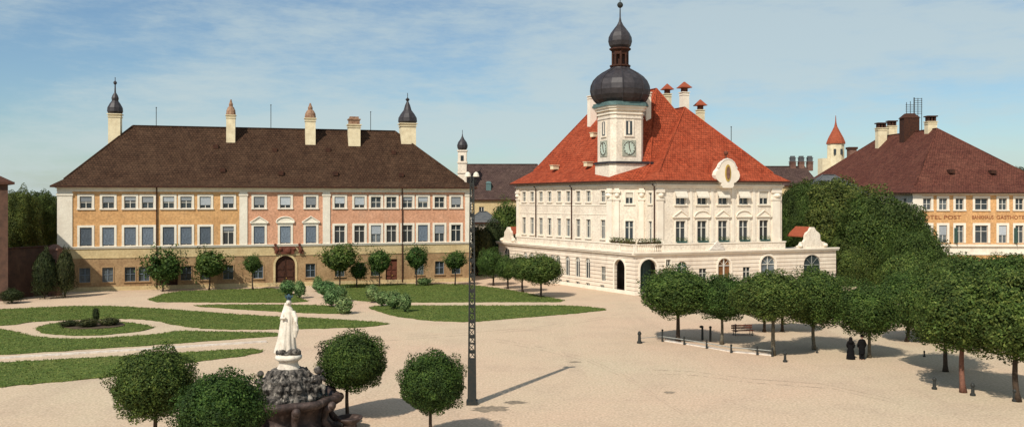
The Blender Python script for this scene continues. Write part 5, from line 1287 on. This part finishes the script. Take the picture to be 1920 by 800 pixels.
# tall posts behind the rail (each with its cap)
for px, by, hpx, lb in [(1317, 637, 25, 'dark hooded post behind the low rail, left of two'), (1332, 640, 27, 'dark straight post behind the low rail, right of two'), (1379, 622, 13, 'short dark post beside the red bench')]:
    x, y = G(px, by); t = thing('hitching_post', lb, 'post', (x, y, 0), 'posts inside the plot'); h = hpx * y / F; b = MB(); b.tube([(0, 0, 0), (0, 0, h)], [.1, .09], 6); b.build('shaft', 'iron', t); b = MB(); b.ball((-.08 if px == 1317 else 0, 0, h), (.2 if px == 1317 else .13, .13, .12), 8, 5); b.build('knob', 'iron', t)
x, y = G(1393, 628); bn = thing('bench', 'red painted bench in the shade of the railed plot', 'bench', (x, y, 0)); bn.rotation_euler = (0, 0, R(8))
b = MB()
for i in range(3): b.box(-1.0, 1.0, -.25 + i * .17, -.1 + i * .17, .42, .46)
b.build('seat', 'rust', bn); b = MB()
for i in range(2): b.box(-1.0, 1.0, .28, .32, .58 + i * .2, .72 + i * .2)
b.build('backrest', 'rust', bn)
for sx in (-.8, .8):
    b = MB(); b.tube([(sx, -.22, 0), (sx, -.2, .42)], .035, 5); b.tube([(sx, .36, 0), (sx, .27, .42), (sx, .34, .95)], .035, 5); b.tube([(sx, -.2, .4), (sx, .27, .4)], .03, 5); b.build('leg', 'iron', bn)

def person(px, by, hm, face, label, habit=True):
    x, y = G(px, by); t = thing('person', label, 'person', (x, y, 0), 'two people under the tree'); t.rotation_euler = (0, 0, face); s = hm / 1.7
    b = MB(); v = lambda *p: tuple(q * s for q in p)
    # body: one continuous figure (faces -Y)
    b.ball(v(0, -.01, 1.59), (.078 * s, .095 * s, .115 * s), 12, 9); b.tube([v(0, 0, 1.36), v(0, 0, 1.5)], [.065 * s, .055 * s]); b.ball(v(0, -.11, 1.575), (.014 * s, .022 * s, .02 * s), 6, 4)
    for l in (-1, 1): b.ball(v(.08 * l, .01, 1.58), (.015 * s, .02 * s, .03 * s), 6, 4)
    b.tube([v(0, 0, .9), v(0, 0, 1.1), v(0, 0, 1.3), v(0, 0, 1.4)], [.15 * s, .13 * s, .17 * s, .1 * s], 12)
    for l in (-1, 1):
        b.tube([v(.16 * l, 0, 1.36), v(.23 * l, .02, 1.1), v(.2 * l, -.12, .88), v(.16 * l, -.2, .84)], [.06 * s, .05 * s, .036 * s, .03 * s], 8)
        b.tube([v(.09 * l, 0, .92), v(.1 * l, -.02, .5), v(.1 * l, .01, .08)], [.09 * s, .065 * s, .045 * s], 8); b.tube([v(.1 * l, .05, .04), v(.1 * l, -.17, .035)], [.045 * s, .035 * s], 6)
        for k in range(4): b.tube([v(.15 * l + .016 * (k - 1.5), -.21, .835), v(.15 * l + .018 * (k - 1.5), -.255, .815 - .004 * k), v(.15 * l + .018 * (k - 1.5), -.27, .785)], .009 * s, 5)
        b.tube([v(.135 * l, -.2, .85), v(.12 * l, -.235, .86), v(.12 * l, -.25, .85)], .01 * s, 5)
    o = b.build('body', 'skin', t); remesh(o, .012, 1)
    c = MB(); n = 28
    pr = ([(.33, .02), (.31, .2), (.26, .6), (.2, 1.0), (.185, 1.12), (.225, 1.3), (.2, 1.4), (.1, 1.46)] if habit else [(.2, .42), (.215, .6), (.2, .95), (.18, 1.1), (.23, 1.32), (.2, 1.42), (.09, 1.48)])
    rr = [[c.vert((r * s * (1 + (.05 * math.sin(7 * a_ + z) if z < 1 else 0)) * math.cos(a_), r * s * .78 * math.sin(a_), z * s)) for a_ in [2 * math.pi * i / n for i in range(n)]] for r, z in pr]
    for a_, d_ in zip(rr, rr[1:]):
        for i in range(n): c.f.append([a_[i], a_[(i + 1) % n], d_[(i + 1) % n], d_[i]])
    c.f.append(rr[0][::-1]); c.f.append(rr[-1])
    for l in (-1, 1):
        c.tube([v(.15 * l, 0, 1.37), v(.25 * l, .02, 1.1), v(.215 * l, -.12, .9)], [.09 * s, .085 * s, .08 * s], 8)
        if not habit: c.tube([v(.1 * l, 0, .6), v(.1 * l, 0, .07)], [.11 * s, .085 * s], 8)
    o = c.build('dress' if habit else 'coat', 'black_cloth', t); remesh(o, .02, 1)
    d = MB()
    if habit: d.lathe((0, .02 * s), [(.2 * s, 1.25 * s), (.17 * s, 1.4 * s), (.125 * s, 1.55 * s), (.125 * s, 1.66 * s), (.08 * s, 1.73 * s), (.01, 1.75 * s)], 14); d.build('veil', 'black_cloth', t, True)
    else: d.lathe((0, 0), [(.15 * s, 1.64 * s), (.155 * s, 1.66 * s), (.1 * s, 1.67 * s), (.095 * s, 1.77 * s), (.07 * s, 1.79 * s)], 16); d.build('hat', 'black_cloth', t, True)
    return t
person(1595, 673, 1.70, R(160), 'person in a long black robe and veil standing apart on the left of two')
person(1616, 674, 1.86, R(175), 'taller person in black coat and hat close beside the tree trunk', habit=False)
